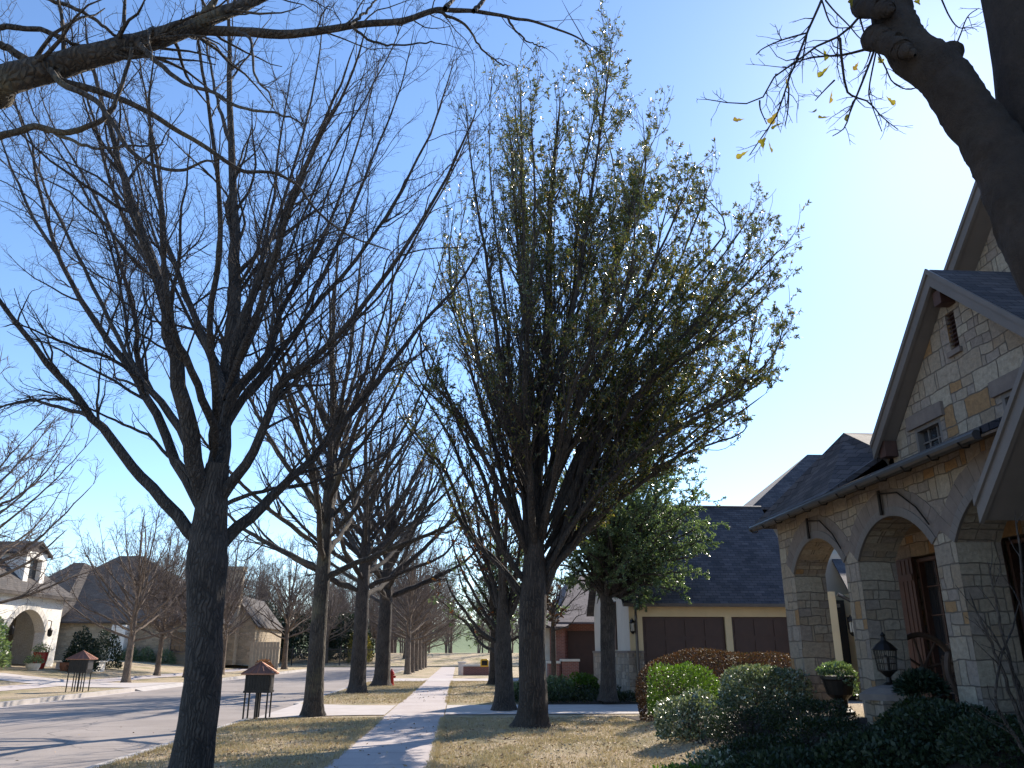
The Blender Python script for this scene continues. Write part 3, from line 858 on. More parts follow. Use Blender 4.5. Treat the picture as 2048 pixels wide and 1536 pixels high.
street((-4.2, 36.0, 0), 13.5, 5.4, .36, 3.9, 52, "bare street tree just beyond the driveway apron, left of the tree with the hydrant", nl=24, az0=1.3)
street((-3.85, 43.4, 0), 13.5, 5.4, .42, 4.0, 63, "bare street tree with a red fire hydrant at the foot of its trunk", nl=24, az0=2.2)

# --- further trees: three templates, copied
LV_FAR = [dict(dens=2.0, t0=.12, t1=1.0, ang=(20, 48), lenf=.34, rf=.42, up=.05, m=7, jit=.13, rmin=.013, lmin=.6, lmax=3.0, cap=(.007, .004)),
          dict(dens=4.6, t0=.08, t1=1.0, ang=(25, 58), lenf=.42, rf=.5, up=.02, m=5, jit=.16, rmin=.0085, lmin=.35, lmax=1.4, cap=(.005, .002)),
          dict(dens=3.6, t0=.1, t1=1.0, ang=(25, 60), lenf=.5, rf=.6, up=.01, m=3, jit=.2, rmin=.0075, lmin=.25, lmax=.7, cap=(.004, .001))]
FAR = []
far_seed = [(101, 9.8, 4.4, .22, 2.2, 22), (112, 10.4, 3.7, .20, 2.4, 21), (123, 9.2, 4.7, .21, 2.0, 23)]
def far_tree(kind, x, y, scale, rot, label, group, name="street_tree", cat="tree"):
    if kind < len(FAR) and FAR[kind] is not None:
        o = copy_tree(FAR[kind])
    else:
        sd_, h, sp, r, h0, nl = far_seed[kind]
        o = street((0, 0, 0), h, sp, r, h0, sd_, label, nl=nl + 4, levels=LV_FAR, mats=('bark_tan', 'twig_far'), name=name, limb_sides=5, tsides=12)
        FAR.append(o)
    o.location = (x, y, float(hgt(x, y))); o.scale = (scale,) * 3; o.rotation_euler = (0, 0, rot)
    o.name = name
    tag(o, label, cat, group)
    return o
OPP = "bare trees along the opposite verge"
far_tree(0, -18.4, 48.5, 1.0, .3, "bare broad crowned tree before the dark hipped roof, right of the far mailbox", OPP)
far_tree(1, -20.2, 58.5, .95, 1.1, "slender bare tree, second to the right of the far mailbox, before the dark roofed house", OPP)
far_tree(2, -18.3, 58.5, .92, 2.0, "slender bare tree close left of the thickest near trunk, across the street", OPP)
far_tree(1, -18.0, 66.0, 1.0, 3.0, "bare tree by the tall chimney, half hidden behind the thickest near trunk", OPP)
far_tree(0, -17.4, 86.0, 1.30, 4.0, "rounded bare tree left of the lichen streaked trunk, before the black fence", OPP)
far_tree(2, -17.5, 104.0 + 9, 1.25, 5.0, "bare tree seen between the two nearer trunks beyond the mailbox, before the dark evergreens", OPP)
far_tree(2, -20.9, 33.5, 1.35, .9, "bare tree at the left edge reaching in over the white house", OPP)
far_tree(1, -24.2, 70.0, .85, .9, "small bare tree growing beside the dark cone shrub, before the dark roofed house", OPP)
ROW = "far row of bare street trees"
ords = ["first", "second", "third", "fourth", "fifth", "sixth"]
for k, y in enumerate((66.0, 71.5, 77.0, 83.0, 88.5, 94.0)):
    far_tree(k % 3, -3.95 + .05 * k, y, 1.12 - .02 * k, k * 1.3, "%s bare tree of the far row beyond the red hydrant" % ords[k], ROW)
# ------------------------------------------------------------------ more trees
# bare multi-limbed tree with a few red-brown leaves, behind the oak
LV_RED = [dict(dens=3.0, t0=.1, t1=1.0, ang=(25, 55), lenf=.42, rf=.55, up=.05, m=8, jit=.2, rmin=.010, lmin=.5, lmax=2.2),
          dict(dens=3.2, t0=.1, t1=1.0, ang=(25, 65), lenf=.42, rf=.6, up=.03, m=5, jit=.22, rmin=.006, lmin=.3, lmax=.9),
          dict(dens=2.2, t0=.1, t1=1.0, ang=(25, 65), lenf=.45, rf=.6, up=.02, m=4, jit=.2, rmin=.0045, lmin=.15, lmax=.4)]
def red_keep(p, rng): return rng.random(len(p)) < .25 + .75 * (mnoise_arr(p * .9) > .12)
def mnoise_arr(p): return np.array([mnoise.noise(Vector(q)) for q in p])
YR = 24.9
RL = [([(1005,1270),(975,1235),(950,1190),(915,1120),(900,1060)],.08,.5), ([(1003,1290),(960,1262),(925,1215),(905,1190),(890,1150)],.07,-.8),
      ([(1008,1260),(990,1180),(965,1090),(950,1000),(940,900)],.10,.6), ([(1008,1250),(1000,1150),(995,1040),(985,930),(975,850)],.10,-.6),
      ([(1010,1250),(1030,1150),(1045,1060),(1050,960)],.08,.9), ([(1005,1310),(965,1290),(945,1262),(930,1240),(915,1235)],.06,.9),
      ([(1010,1255),(1060,1150),(1100,1080),(1120,1010)],.07,-1.2), ([(1004,1240),(960,1130),(930,1060),(925,980)],.07,1.8), ([(1006,1240),(1010,1100),(1020,960),(1030,860)],.09,-1.6)]
make_tree("street_tree", (1.33, 24.9, 0), ([(1.33, 24.9, -.05), at(1008, 1360, YR), at(1006, 1300, YR), at(1007, 1250, YR), at(1006, 1180, YR)], [.30, .26, .26, .22, .12]),
          [(limb_px(p, YR, d), r, .02) for p, r, d in RL], 77, "crooked bare tree with scattered red brown leaves just behind the tall oak trunk", "tree", None, ('bark', 'twig'), LV_RED,
          leaves=[('dry_leaf', 2600, .11, dict(ratio=.5, keep=red_keep), 'foliage')])
# dark tree with evergreen sprays further down the right side
street((1.9, 44.3, 0), 8.5, 2.6, .34, 1.9, 88, "dark trunked tree with thick green sprays, behind the crooked red leaved tree", nl=15, levels=LV_RED, name="street_tree", group=None,
       mats=('bark_oak', 'twig'), leaves=[('evergreen', 9000, .16, dict(ratio=.4), 'foliage')])
# small tree keeping its brown leaves, in front of the brick house
def top_keep(p, rng): return rng.random(len(p)) < .8
street((4.5, 40.0, 0), 5.6, 2.2, .14, 2.6, 91, "small tree with clumps of dry orange leaves before the brick house", nl=13, levels=LV_RED, name="small_tree", group=None,
       mats=('bark', 'twig'), leaves=[('copper_leaf', 3600, .13, dict(ratio=.55, keep=lambda p, rng: (p[:, 0] < 4.9) & (p[:, 2] < 4.6)), 'foliage')])

# round evergreen in front of the garage gable
YE = 27.6
rng = rs(5)
EL = []
for k in range(64):
    az = k * 2.399; f = (k + .5) / 64
    q = at(1250, 1066, YE)
    zz = -.9 + 1.9 * f; rad = math.sqrt(max(0, 1 - (1.05 * (zz - .05)) ** 2 * .9))
    tip = q + np.array((math.cos(az) * 2.95 * rad, math.sin(az) * 2.6 * rad, zz * 2.75))
    st = at(1212, 1200, YE) if k % 2 else at(1238, 1196, YE)
    st = st + (0, 0, .4 * f)
    mid = st * .5 + tip * .5 + np.array((0, 0, .35))
    EL.append(([st, mid, tip], .07, .012))
make_tree("evergreen_tree", (at(1216, 1390, YE)[0], YE, 0), ([at(1216, 1402, YE), at(1216, 1330, YE), at(1215, 1260, YE), at(1216, 1215, YE), at(1205, 1185, YE)], [.27, .24, .24, .27, .12]), EL, 55,
          "glossy rounded evergreen with forked trunk in front of the cream garage gable", "tree", None, ('bark', 'twig'),
          [dict(dens=3.4, t0=.2, t1=1.0, ang=(25, 65), lenf=.42, rf=.5, up=.03, m=6, jit=.16, rmin=.01, lmin=.5, lmax=1.6),
           dict(dens=3.5, t0=.1, t1=1.0, ang=(25, 65), lenf=.5, rf=.6, up=.02, m=4, jit=.2, rmin=.006, lmin=.25, lmax=.8)],
          leaves=[('evergreen', 95000, .085, dict(ratio=.5), 'foliage')])

# tree whose limb hangs over the street from the left; its trunk stands beside the camera
YL = 5.0
def LP(pts, Y=YL, d=0.0): return limb_px(pts, Y, d)
OV = [
 ([(-4.75, 2.1, 3.7), (-4.35, 3.2, 4.75)] + LP([(-60,182),(0,166),(68,147),(154,120),(239,98),(325,72),(393,48),(444,27),(496,7),(560,-30),(640,-80)], YL, .35), .155, .03),
 (LP([(300,80),(345,68),(393,60),(444,62),(547,68),(615,65),(700,51),(798,42),(863,23),(895,20),(947,24),(1013,33),(1058,42),(1123,62),(1160,78),(1185,95)], YL + .2, .3), .052, .004),
 (LP([(380,55),(405,30),(430,0),(450,-40)], YL + .2), .035, .02),
 (LP([(110,135),(123,161),(205,185),(290,222),(342,253),(410,294),(478,338),(533,345),(588,366),(632,420),(700,472),(780,500)], YL, .9), .030, .006),
 (LP([(100,140),(123,167),(191,202),(219,236),(253,290),(301,328),(359,342),(403,325),(440,318)], YL, -.5), .026, .006),
 (LP([(-60,285),(0,273),(72,253),(130,263),(191,250),(222,219),(236,191),(253,137),(262,95)], YL, -.2), .028, .012),
 (LP([(72,253),(130,275),(190,296),(250,292),(330,290)], YL, -.3), .016, .005),
 (LP([(280,90),(297,109),(328,137),(369,167),(427,185),(472,212),(523,222),(574,232),(610,250)], YL, -.6), .022, .005),
 (LP([(-60,50),(0,55),(75,58),(116,72),(164,96),(200,108)], YL, .1), .026, .012),
 (LP([(-40,75),(0,89),(65,126),(90,142)], YL, .1), .034, .022),
 (LP([(60,-20),(103,0),(171,27),(219,62),(250,85)], YL, .3), .02, .010),
 (LP([(470,62),(500,80),(510,150),(540,190),(545,215)], YL, -.4), .014, .004),
 (LP([(700,51),(740,80),(790,90),(860,86),(900,90)], YL, .3), .012, .004),
 (LP([(870,22),(930,48),(960,95),(1000,127),(1020,130)], YL, .5), .013, .004),
 (LP([(1013,33),(1040,70),(1060,85),(1090,96)], YL, .3), .010, .004),
 (LP([(700,50),(735,20),(770,-20)], YL, .3), .014, .006),
 (LP([(890,18),(905,0),(930,-30)], YL, .3), .022, .010),
 (LP([(947,22),(975,-10),(990,-40)], YL, .3), .020, .010),
]
make_tree("street_tree", (-4.9, 1.8, 0), ([(-4.9, 1.8, -.05), (-4.88, 1.85, 1.2), (-4.85, 1.9, 2.6), (-4.75, 2.05, 3.7), (-4.75, 2.0, 6.0)], [.30, .27, .26, .27, .16]), OV, 131,
          "overhanging limb with pale lichen reaching across the sky at the top left corner", "tree", "bare street trees", ('bark_moss', 'bark_moss'),
          [dict(dens=3.2, t0=.3, t1=1.0, ang=(25, 60), lenf=.26, rf=.25, up=-.01, m=8, jit=.2, rmin=.003, lmin=.25, lmax=.9, cap=(.005, .001)),
           dict(dens=5.0, t0=.1, t1=1.0, ang=(25, 65), lenf=.42, rf=.5, up=-.01, m=5, jit=.22, rmin=.0016, lmin=.12, lmax=.45, cap=(.003, .001))], limb_sides=16, n=80, wobf=.03, rough=.10)

# tree at the right edge: trunk mostly outside the frame, thick pruned limb
YN = 3.72
nb = (3.52, 3.72, 0.0)
def NP(pts, Y=YN, d=0.0): return limb_px(pts, Y, d)
q = lambda *a: [(1300 + .3652 * x, .3652 * y) for x, y in a]
NL = [
 ([(3.48, 3.72, 2.9)] + NP([(2110,545),(2040,410),(1990,296),(1930,215),(1873,146),(1818,98),(1795,50),(1778,5),(1745,-30)], YN, .25), .185, .115),
 (NP([(1905,160),(1907,140),(1900,118),(1903,104)], YN, .2), .05, .068),
 (NP([(1830,110),(1795,92),(1765,80),(1750,76)], YN, .25), .05, .085),
 (NP([(1790,20),(1750,15),(1725,12)], YN, .25), .05, .075),
]
TW = [q((1190,40),(1130,110),(1050,190),(900,260),(800,340),(690,410),(600,550),(460,565),(315,545)), q((960,-60),(940,0),(860,180),(800,340),(760,430),(700,620),(620,740),(545,850)),
      q((1230,230),(1230,270),(1150,480),(1100,600),(1065,700),(1000,745)), q((1040,210),(1050,330),(1075,490),(1120,530),(1200,560),(1270,640),(1360,710)),
      q((1220,260),(1060,300),(930,310),(830,330),(720,390)), q((1150,100),(1180,200),(1215,250)), q((1240,270),(1200,480),(1210,560),(1270,720)), q((860,180),(720,220),(620,265),(580,300)),
      q((1240,270),(1290,370),(1330,450),(1410,490),(1480,475)), q((960,0),(1010,60),(1090,140),(1140,200),(1200,250)), q((1180,100),(1280,85)), q((1410,125),(1540,195),(1620,235)),
      q((1655,300),(1700,190),(1740,90),(1800,45)), q((1590,-20),(1640,90),(1690,150),(1760,150)), q((940,0),(1000,140),(1120,150)), q((1010,440),(960,490),(905,550)), q((760,480),(755,600),(740,690)), q((600,550),(605,600),(640,680))]
nroot = make_tree("shade_tree", nb, ([(3.55, 3.72, -.05), (3.54, 3.72, 1.5), (3.52, 3.72, 2.9), (3.50, 3.72, 4.6), (3.47, 3.70, 7.5)], [.37, .34, .37, .33, .27]),
          NL, 147, "close rough barked trunk with a thick pruned limb at the upper right corner", "tree", None, ('bark_near', 'bark_near'),
          [dict(dens=.3, t0=.6, t1=1.0, ang=(40, 70), lenf=.2, rf=.1, up=.02, m=5, jit=.2, rmin=.003, lmin=.2, lmax=.4)], limb_sides=36, lump=.09, wobf=.012, n=110, rough=.10)
rng = rs(149)
P = np.stack([smooth_path(limb_px(p, YN + .25, rng.uniform(-.12, .12)), 12) for p in TW]) - np.array(nb)
R = np.stack([np.linspace(.0095 if k < 5 else .006, .0028, 12) for k in range(len(TW))])
c1 = spawn(P, R, 10, .2, 1.0, (25, 60), .28, .6, -.03, 5, .2, rng, .0024, .12, .5)
c2 = spawn(c1[0], c1[1], 9.0, .2, 1.0, (25, 65), .4, .6, -.02, 4, .2, rng, .0018, .05, .18)
obj_from_chunks("twig_spray", [tubes(P, R, 5), tubes(*c1, 4), tubes(*c2, 3)], M['bark_near'], nroot)
lv = []
lp = [q((520,650))[0], q((545,820))[0], q((620,820))[0], q((650,760))[0], q((745,670))[0], q((915,600))[0], q((990,635))[0], q((1000,490))[0], q((1145,335))[0], q((990,350))[0], q((950,262))[0], q((1290,522))[0], q((1100,622))[0], q((1245,305))[0], q((1105,48))[0], q((1440,5))[0], q((710,600))[0], q((745,400))[0]]
pos = np.array([at(x, y, YN + .2) for x, y in lp]) - np.array(nb)
lb = MB(); lr = []
for p_ in pos:                      # wavy oak leaves, wider towards the tip
    ax = norm(np.array((-.3, 0, -.8)) + rng.normal(0, .45, 3)); sd_ = norm(np.cross(ax, rng.normal(0, 1, 3))); nn_ = np.cross(sd_, ax); L_ = rng.uniform(.07, .11)
    for s_ in (1, -1):
        prof = [(0, 0), (.3, .05), (.45, .13), (.6, .10), (.75, .24), (.88, .2), (1.0, .06)]
        lb.poly([tuple(p_ + ax * L_ * u_ + (sd_ * s_ * w_ + nn_ * (w_ * .6 + .25 * u_ * u_)) * L_) for u_, w_ in prof] + [tuple(p_ + ax * L_ * u_ + nn_ * .25 * u_ * u_ * L_) for u_ in (1.0, .66, .33)])
    lr += [rng.random()] * 2
o = link_mesh("foliage", lb.v, lb.f, M['yellow_leaf'], None, False, lr); o.parent = nroot

# young multi-stemmed tree at the lower right
sb = (5.05, 7.05, .55)
SL = []
for pts in ([(2080,1560),(2040,1440),(2000,1330),(1965,1250),(1935,1180)], [(2080,1560),(2045,1420),(2015,1300),(1990,1200),(1975,1120)], [(2075,1560),(2060,1450),(2030,1350),(2005,1300),(1960,1230)], [(2085,1560),(2075,1400),(2050,1230),(2040,1100),(2030,1020)], [(2080,1560),(2030,1470),(1990,1385),(2040,1200)]):
    SL.append((limb_px(pts, 7.05, rng.uniform(-.3, .3)), .022, .006))
make_tree("young_tree", sb, ([(5.05, 7.05, .45), (5.05, 7.05, .62), (5.05, 7.05, .75)], [.06, .05, .03]), SL, 161, "thin reddish bare stems of a young tree at the lower right corner", "tree", None, ('bark', 'bark'),
          [dict(dens=1.6, t0=.3, t1=1.0, ang=(20, 45), lenf=.3, rf=.5, up=.05, m=5, jit=.12, rmin=.004, lmin=.2, lmax=.6)], limb_sides=6, flare=.1)

# beyond the cross street: bare park trees and a massed wood
PARK = "bare park trees on the bank beyond the cross street"
plabs = ["bare park tree left of the levee gap", "bare park tree right of the levee gap, behind the yellow box", "bare park tree on the bank directly behind the hydrant's trunk", "bare park tree on the bank behind the far end of the sidewalk",
         "low forked park tree at the end of the far row of trunks", "pale bare park tree farthest left on the bank", "bare park tree behind the black fence's right end", "bare park tree over the dark evergreens by the fence", "bare park tree rising above the brick house roof"]
for k, (x, y, s_) in enumerate([(-7.5, 118, 1.15), (6.5, 116, 1.05), (-13.0, 124, 1.2), (-1.2, 128, .95), (-4.2, 110, .55), (-38, 122, 1.3), (-19.5, 126, 1.35), (-29, 121, 1.3), (14, 120, 1.2)]):
    far_tree(k % 3, x, y, s_, k * 1.7, plabs[k], PARK, "park_tree")
rng = rs(303)
n = 290
xs = np.concatenate([rng.uniform(-75, -8, 190), rng.uniform(-8, 3, 6), rng.uniform(3, 60, 94)]); ys = rng.uniform(128, 165, n); hs = rng.uniform(8, 13.5, n)
st = np.stack([xs, ys, hgt(xs, ys)], 1)
P, R = grow(st, np.tile((0, 0, 1.), (n, 1)), hs, np.full(n, .16), np.full(n, .03), 8, .1, .06, rng)
w1 = spawn(P, R, 3.4, .06, 1., (20, 50), .42, .4, .05, 6, .14, rng, .02, 1.0, 4.5)
w2 = spawn(w1[0], w1[1], 3.4, .1, 1., (25, 60), .45, .6, .03, 4, .18, rng, .02, .5, 1.8)
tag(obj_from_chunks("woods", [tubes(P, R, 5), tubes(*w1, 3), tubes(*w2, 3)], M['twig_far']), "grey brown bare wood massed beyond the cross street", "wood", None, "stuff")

# ------------------------------------------------------------------ shrubs
def ellip(rng, n, rx, ry, rz, power=2.6, top=True):
    d = norm(rng.normal(0, 1, (n, 3))); 
    if top: d[:, 2] = np.abs(d[:, 2]) * 1.0 - .25 * (rng.random(n) < .35)
    k = (np.abs(d) ** power).sum(1) ** (-1 / power)
    return d * k[:, None] * np.array((rx, ry, rz)), d

def shrub(name, c, rx, ry, rz, mat, label, cat="shrub", n=1500, size=.06, power=2.6, seed=1, group=None, rough=.2, flat=.0, ratio=.5, stems=True):
    """clipped or rounded bush: leaves through the outer third of its volume, stems inside"""
    rng = rs(seed); base = np.array((c[0], c[1], float(hgt(c[0], c[1])) if len(c) < 3 else c[2]))
    root = empty(name, tuple(base), label, cat, group)
    p, d = ellip(rng, n, rx, ry, rz, power)
    nz = np.array([mnoise.noise(Vector(q * (1.6 / max(.25, min(rx, rz))) + seed)) for q in p]) if n < 60000 else 0
    depth = 1 - .38 * rng.random(n) ** 2.0
    p = p * (depth * (1 + rough * nz))[:, None]
    p[:, 2] += rz * .02
    p = p[p[:, 2] > -.02 + 0 * p[:, 2]] if False else p
    p[:, 2] = np.where(p[:, 2] < 0, rng.random(n) * rz * .5, p[:, 2])
    dd = norm(d + np.array((0, 0, .5)))
    V, F = leaf_quads(p, dd, size, rng, ratio, .3, .85)
    obj_from_chunks("foliage", [(V, F)], M[mat], root, False, np.clip(rng.random(len(p)), 0, 1))
    if stems:
        # woody inside: short branched stems filling the bush
        k = 26
        st = np.zeros((k, 3)); st[:, :2] = rng.normal(0, .25, (k, 2)) * (rx, ry)
        dirs = norm(np.stack([rng.normal(0, .55, k) * rx / rz, rng.normal(0, .55, k) * ry / rz, np.ones(k)], 1))
        P, R = grow(st, dirs, np.full(k, rz * .85), np.full(k, .012), np.full(k, .004), 5, .0, .1, rng)
        c1 = spawn(P, R, 6 / max(rz, .3), .2, 1., (25, 60), .45, .6, .0, 4, .15, rng, .003)
        obj_from_chunks("stems", [tubes(P, R, 4), tubes(*c1, 3)], M['twig'], root)
    return root

shrub("hedge", (6.8, 21.0, .0), 2.35, .55, 1.62, 'copper_leaf', "long clipped hedge with coppery red brown leaves before the garage doors", "hedge", 26000, .055, 4.2, 3, rough=.06)
shrub("shrub", (4.98, 18.6), .80, .62, 1.02, 'lime', "bright light green rounded shrub before the coppery hedge", "shrub", 9000, .055, 2.8, 4)
shrub("shrub", (4.08, 14.9), .60, .50, .70, 'glint_leaf', "glossy shrub sparkling in the sun at the lawn's edge, below the light green one", "shrub", 5200, .07, 2.8, 5)
shrub("shrub", (5.6, 15.4), .80, .5, .74, 'glint_leaf', "wide glossy sunlit shrub at the foot of the farthest stone pier", "shrub", 9000, .065, 4.2, 6)
BX = "clipped boxwoods in the shade before the porch"
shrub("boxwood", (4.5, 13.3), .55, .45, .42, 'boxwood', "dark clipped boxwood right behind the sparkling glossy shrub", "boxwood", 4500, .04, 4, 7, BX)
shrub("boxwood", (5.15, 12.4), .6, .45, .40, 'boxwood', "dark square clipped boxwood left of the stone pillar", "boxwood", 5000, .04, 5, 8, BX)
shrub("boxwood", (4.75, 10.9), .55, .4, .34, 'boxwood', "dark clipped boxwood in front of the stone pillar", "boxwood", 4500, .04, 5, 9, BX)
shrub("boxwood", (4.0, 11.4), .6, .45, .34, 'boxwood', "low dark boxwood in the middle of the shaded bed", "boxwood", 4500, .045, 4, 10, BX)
shrub("shrub", (3.35, 11.2), .38, .32, .34, 'glint_leaf', "small glossy shrub with bright leaves at the bed's front corner", "shrub", 1600, .07, 2.4, 11)
shrub("shrub", (2.75, 10.6), .5, .5, .26, 'lime', "low bright green groundcover clump at the bottom of the lawn", "shrub", 2600, .06, 2.2, 12)
shrub("shrub", (3.7, 9.6), .75, .6, .42, 'shaded_leaf', "dark leafy shrub at the picture's bottom, right of the low bright clump", "shrub", 5000, .075, 2.4, 13)
shrub("shrub", (4.7, 9.3), .75, .6, .34, 'shaded_leaf', "dark leafy shrub at the picture's bottom, second from the low bright clump", "shrub", 5000, .075, 2.4, 14)
shrub("shrub", (5.5, 9.5), .7, .7, .42, 'shaded_leaf', "broad dark shrub in front of the near stone pier", "shrub", 6000, .06, 2.5, 15)
shrub("shrub", (5.5, 8.2), .7, .6, .40, 'shaded_leaf', "dark shrub around the young tree's stems", "shrub", 5000, .06, 2.5, 16)
shrub("shrub", (5.9, 10.6), .42, .5, .42, 'boxwood', "small dark shrub between stone pillar and near pier", "shrub", 3000, .05, 2.5, 17)
# bed by the garage
rng = rs(400); n = 9000
xs = rng.uniform(1.7, 6.6, n); ys = rng.uniform(27.7, 33, n)
p = np.stack([xs, ys, .05 + .24 * rng.random(n) * (1 + .5 * np.sin(xs * 3) * np.sin(ys * 2.2))], 1)
V, F = leaf_quads(p, np.tile((0, 0, 1.), (n, 1)), .11, rng, .45, .3, .7)
tag(obj_from_chunks("groundcover", [(V, F)], M['boxwood'], None, False, rng.random(n)), "dark groundcover filling the bed before the cream gable", "groundcover", None, "stuff")
shrub("shrub", (2.2, 29.4), .5, .5, .62, 'evergreen', "dark low shrub left of the evergreen's bed, beside the crooked tree", "shrub", 2200, .1, 2.3, 18)
shrub("shrub", (3.5, 30.0), .6, .5, .75, 'evergreen', "dark low shrub between the oak trunk and the evergreen", "shrub", 2400, .1, 2.3, 19)
shrub("shrub", (4.9, 33.5), .7, .6, .8, 'lime', "yellow green shrub in front of the brick house's dark garage door", "shrub", 2000, .12, 2.3, 20)
# across the street
def ush(x, y, rx, rz, mat, label, seed, n=1600, size=.14, power=2.3, cat="shrub", name="shrub", group=None):
    return shrub(name, (x, y), rx, rx, rz, mat, label, cat, n, size, power, seed, group, stems=False)
ush(-26.4, 48.0, 1.5, 3.0, 'evergreen', "large dark evergreen bush at the left edge before the white house", 31, 4200, .2)
ush(-23.6, 54.6, 1.1, 2.7, 'conifer', "dark cone shaped evergreen at the white house's right corner", 32, 3600, .16, 1.5, "conifer", "conifer")
ush(-24.3, 60.0, 1.0, 2.4, 'conifer', "dark rounded evergreen between the cone shaped one and the dark roofed house", 33, 2800, .16, 2.2)
for k, x in enumerate((-28.6, -27.2, -25.4, -21.5)):
    ush(x, 75.5, .75, 1.1, 'evergreen', ["first small round boxwood by the dark roofed house from its lit wall", "second small round boxwood by the dark roofed house from its lit wall", "third small round boxwood by the dark roofed house from its lit wall", "last small round boxwood by the dark roofed house, behind the near trunk"][k], 34 + k, 900, .16, 2, "boxwood", "boxwood", "round boxwoods at the dark roofed house")
ush(-15.9, 70.5, .8, 1.0, 'dry_leaf', "rusty red round shrub beside the tan boarded wall", 40, 1300, .14)
for k, (x, y, rx, rz, lab) in enumerate([(-27.5, 116, 4.5, 7.0, "dark evergreen thicket tree nearest the tan boarded wall"), (-21.0, 117, 4.0, 6.2, "dark evergreen thicket tree behind the rounded bare tree"), (-15.5, 117, 3.6, 5.6, "dark evergreen thicket tree left of the two paired trunks"), (-33, 119, 4.5, 7.5, "dark evergreen thicket tree behind the chimney house")]):
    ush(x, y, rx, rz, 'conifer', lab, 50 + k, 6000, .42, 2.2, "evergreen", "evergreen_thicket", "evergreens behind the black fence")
ush(-13.2, 113.5, 1.6, 4.0, 'yellow_leaf', "yellow green bush glowing between two trunks before the wood", 58, 1800, .3)
# ------------------------------------------------------------------ the stone house on the right
FX0, FX1 = 6.5, 7.12               # arcade wall, street face and back face
FLOOR = .60
house = empty("stone_house", (6.5, 12.0, 0), "stone house with arched porch, steep gables and dark shingle roofs on the right", "house")
ARCHES = [(13.45, 15.60, 3.05, 3.60), (10.77, 12.95, 3.02, 3.58), (7.90, 10.27, 2.98, 3.62)]   # y0, y1, spring, crown
ETOP = 4.12
def arc_z(y, a):
    y0, y1, s, c = a
    m = (y0 + y1) / 2; w = (y1 - y0) / 2; h = c - s
    Rr = (w * w + h * h) / (2 * h)
    return s + math.sqrt(max(0, Rr * Rr - (y - m) ** 2)) - (Rr - h)
b = MB()
piers = [(15.60, 16.22), (12.95, 13.45), (10.27, 10.77), (7.30, 7.90)]
for y0, y1 in piers: b.box(FX0, FX1, y0, y1, .2, ETOP)
b.box(FX0, FX1, -6, 7.30, .2, ETOP)
for a in ARCHES:
    N = 18; ys = np.linspace(a[0], a[1], N + 1)
    for k in range(N):
        ya, yb = ys[k], ys[k + 1]; za, zb = arc_z(ya, a), arc_z(yb, a)
        b.poly([(FX0, ya, za), (FX0, ya, ETOP), (FX0, yb, ETOP), (FX0, yb, zb)])
        b.poly([(FX1, ya, za), (FX1, yb, zb), (FX1, yb, ETOP), (FX1, ya, ETOP)])
        b.poly([(FX0, ya, za), (FX0, yb, zb), (FX1, yb, zb), (FX1, ya, za)])
b.build("porch_wall", M['stone'], house)
rng = rs(71)
for a in ARCHES:                    # ring of wedge stones, proud of the wall
    r = MB(); y0, y1, s, c = a; m = (y0 + y1) / 2; w = (y1 - y0) / 2; h = c - s
    Rr = (w * w + h * h) / (2 * h); cz = s - (Rr - h); th = math.asin(w / Rr)
    n = 19
    for k in range(n):
        t0, t1 = -th + 2 * th * k / n + .0012, -th + 2 * th * (k + 1) / n - .0012
        o = .40 + rng.uniform(-.015, .015); pr = .006 + rng.uniform(0, .006)
        pts = [(m + (Rr + q) * math.sin(t), cz + (Rr + q) * math.cos(t)) for t, q in ((t0, .004), (t1, .004), (t1, o), (t0, o))]
        r.slab([(FX0 - pr, p[0], p[1]) for p in pts], (pr + .003, 0, 0))
    r.build("arch_ring", M['voussoir'], house)
    r = MB()                        # inner lighter ring
    for k in range(26):
        t0, t1 = -th + 2 * th * k / 26 + .0012, -th + 2 * th * (k + 1) / 26 - .0012
        pts = [(m + (Rr + q) * math.sin(t), cz + (Rr + q) * math.cos(t)) for t, q in ((t0, -.012), (t1, -.012), (t1, .12), (t0, .12))]
        r.slab([(FX0 - .022, p[0], p[1]) for p in pts], (.04, 0, 0))
    r.build("arch_ring", M['trim'], house)
MB().box(FX0 - .25, 9.5, -6, 16.4, .1, FLOOR).build("porch_floor", M['concrete'], house)
MB().box(FX1 + .003, 8.7, -6, 16.2, 3.78, 3.86).build("porch_ceiling", M['soffit'], house)
# back wall with tall shuttered openings
b = MB()
b.box(8.7, 9.0, 15.75, 16.2, .3, 5.2); b.box(8.7, 9.0, 13.1, 14.2, .3, 5.2); b.box(8.7, 9.0, 14.2, 15.75, 3.35, 5.2)
b.box(8.7, 9.0, 9.6, 11.4, .3, 5.2); b.box(8.7, 9.0, 11.4, 13.1, 3.35, 5.2); b.box(8.7, 9.0, -6, 9.6, .3, 5.2)
b.build("wall", M['stone'], house)
def shutter(x, y0, y1, z0, z1):
    s = MB(); s.box(x - .06, x - .002, y0, y1, z0, z1)
    n = int((y1 - y0) / .14)
    for k in range(1, n): s.box(x - .072, x - .0605, y0 + (y1 - y0) * k / n - .055, y0 + (y1 - y0) * k / n + .055, z0 + .03, z1 - .03)
    s.box(x - .085, x - .0725, y0 + .02, y1 - .02, z0 + .3, z0 + .42); s.box(x - .085, x - .0725, y0 + .02, y1 - .02, z1 - .42, z1 - .3)
    return s.build("shutter", M['shutter'], house)
shutter(8.7, 15.15, 15.73, FLOOR + .03, 3.33); shutter(8.7, 13.65, 14.19, FLOOR + .03, 3.33)
shutter(8.7, 12.5, 13.08, FLOOR + .03, 3.33); shutter(8.7, 10.85, 11.39, FLOOR + .03, 3.33)
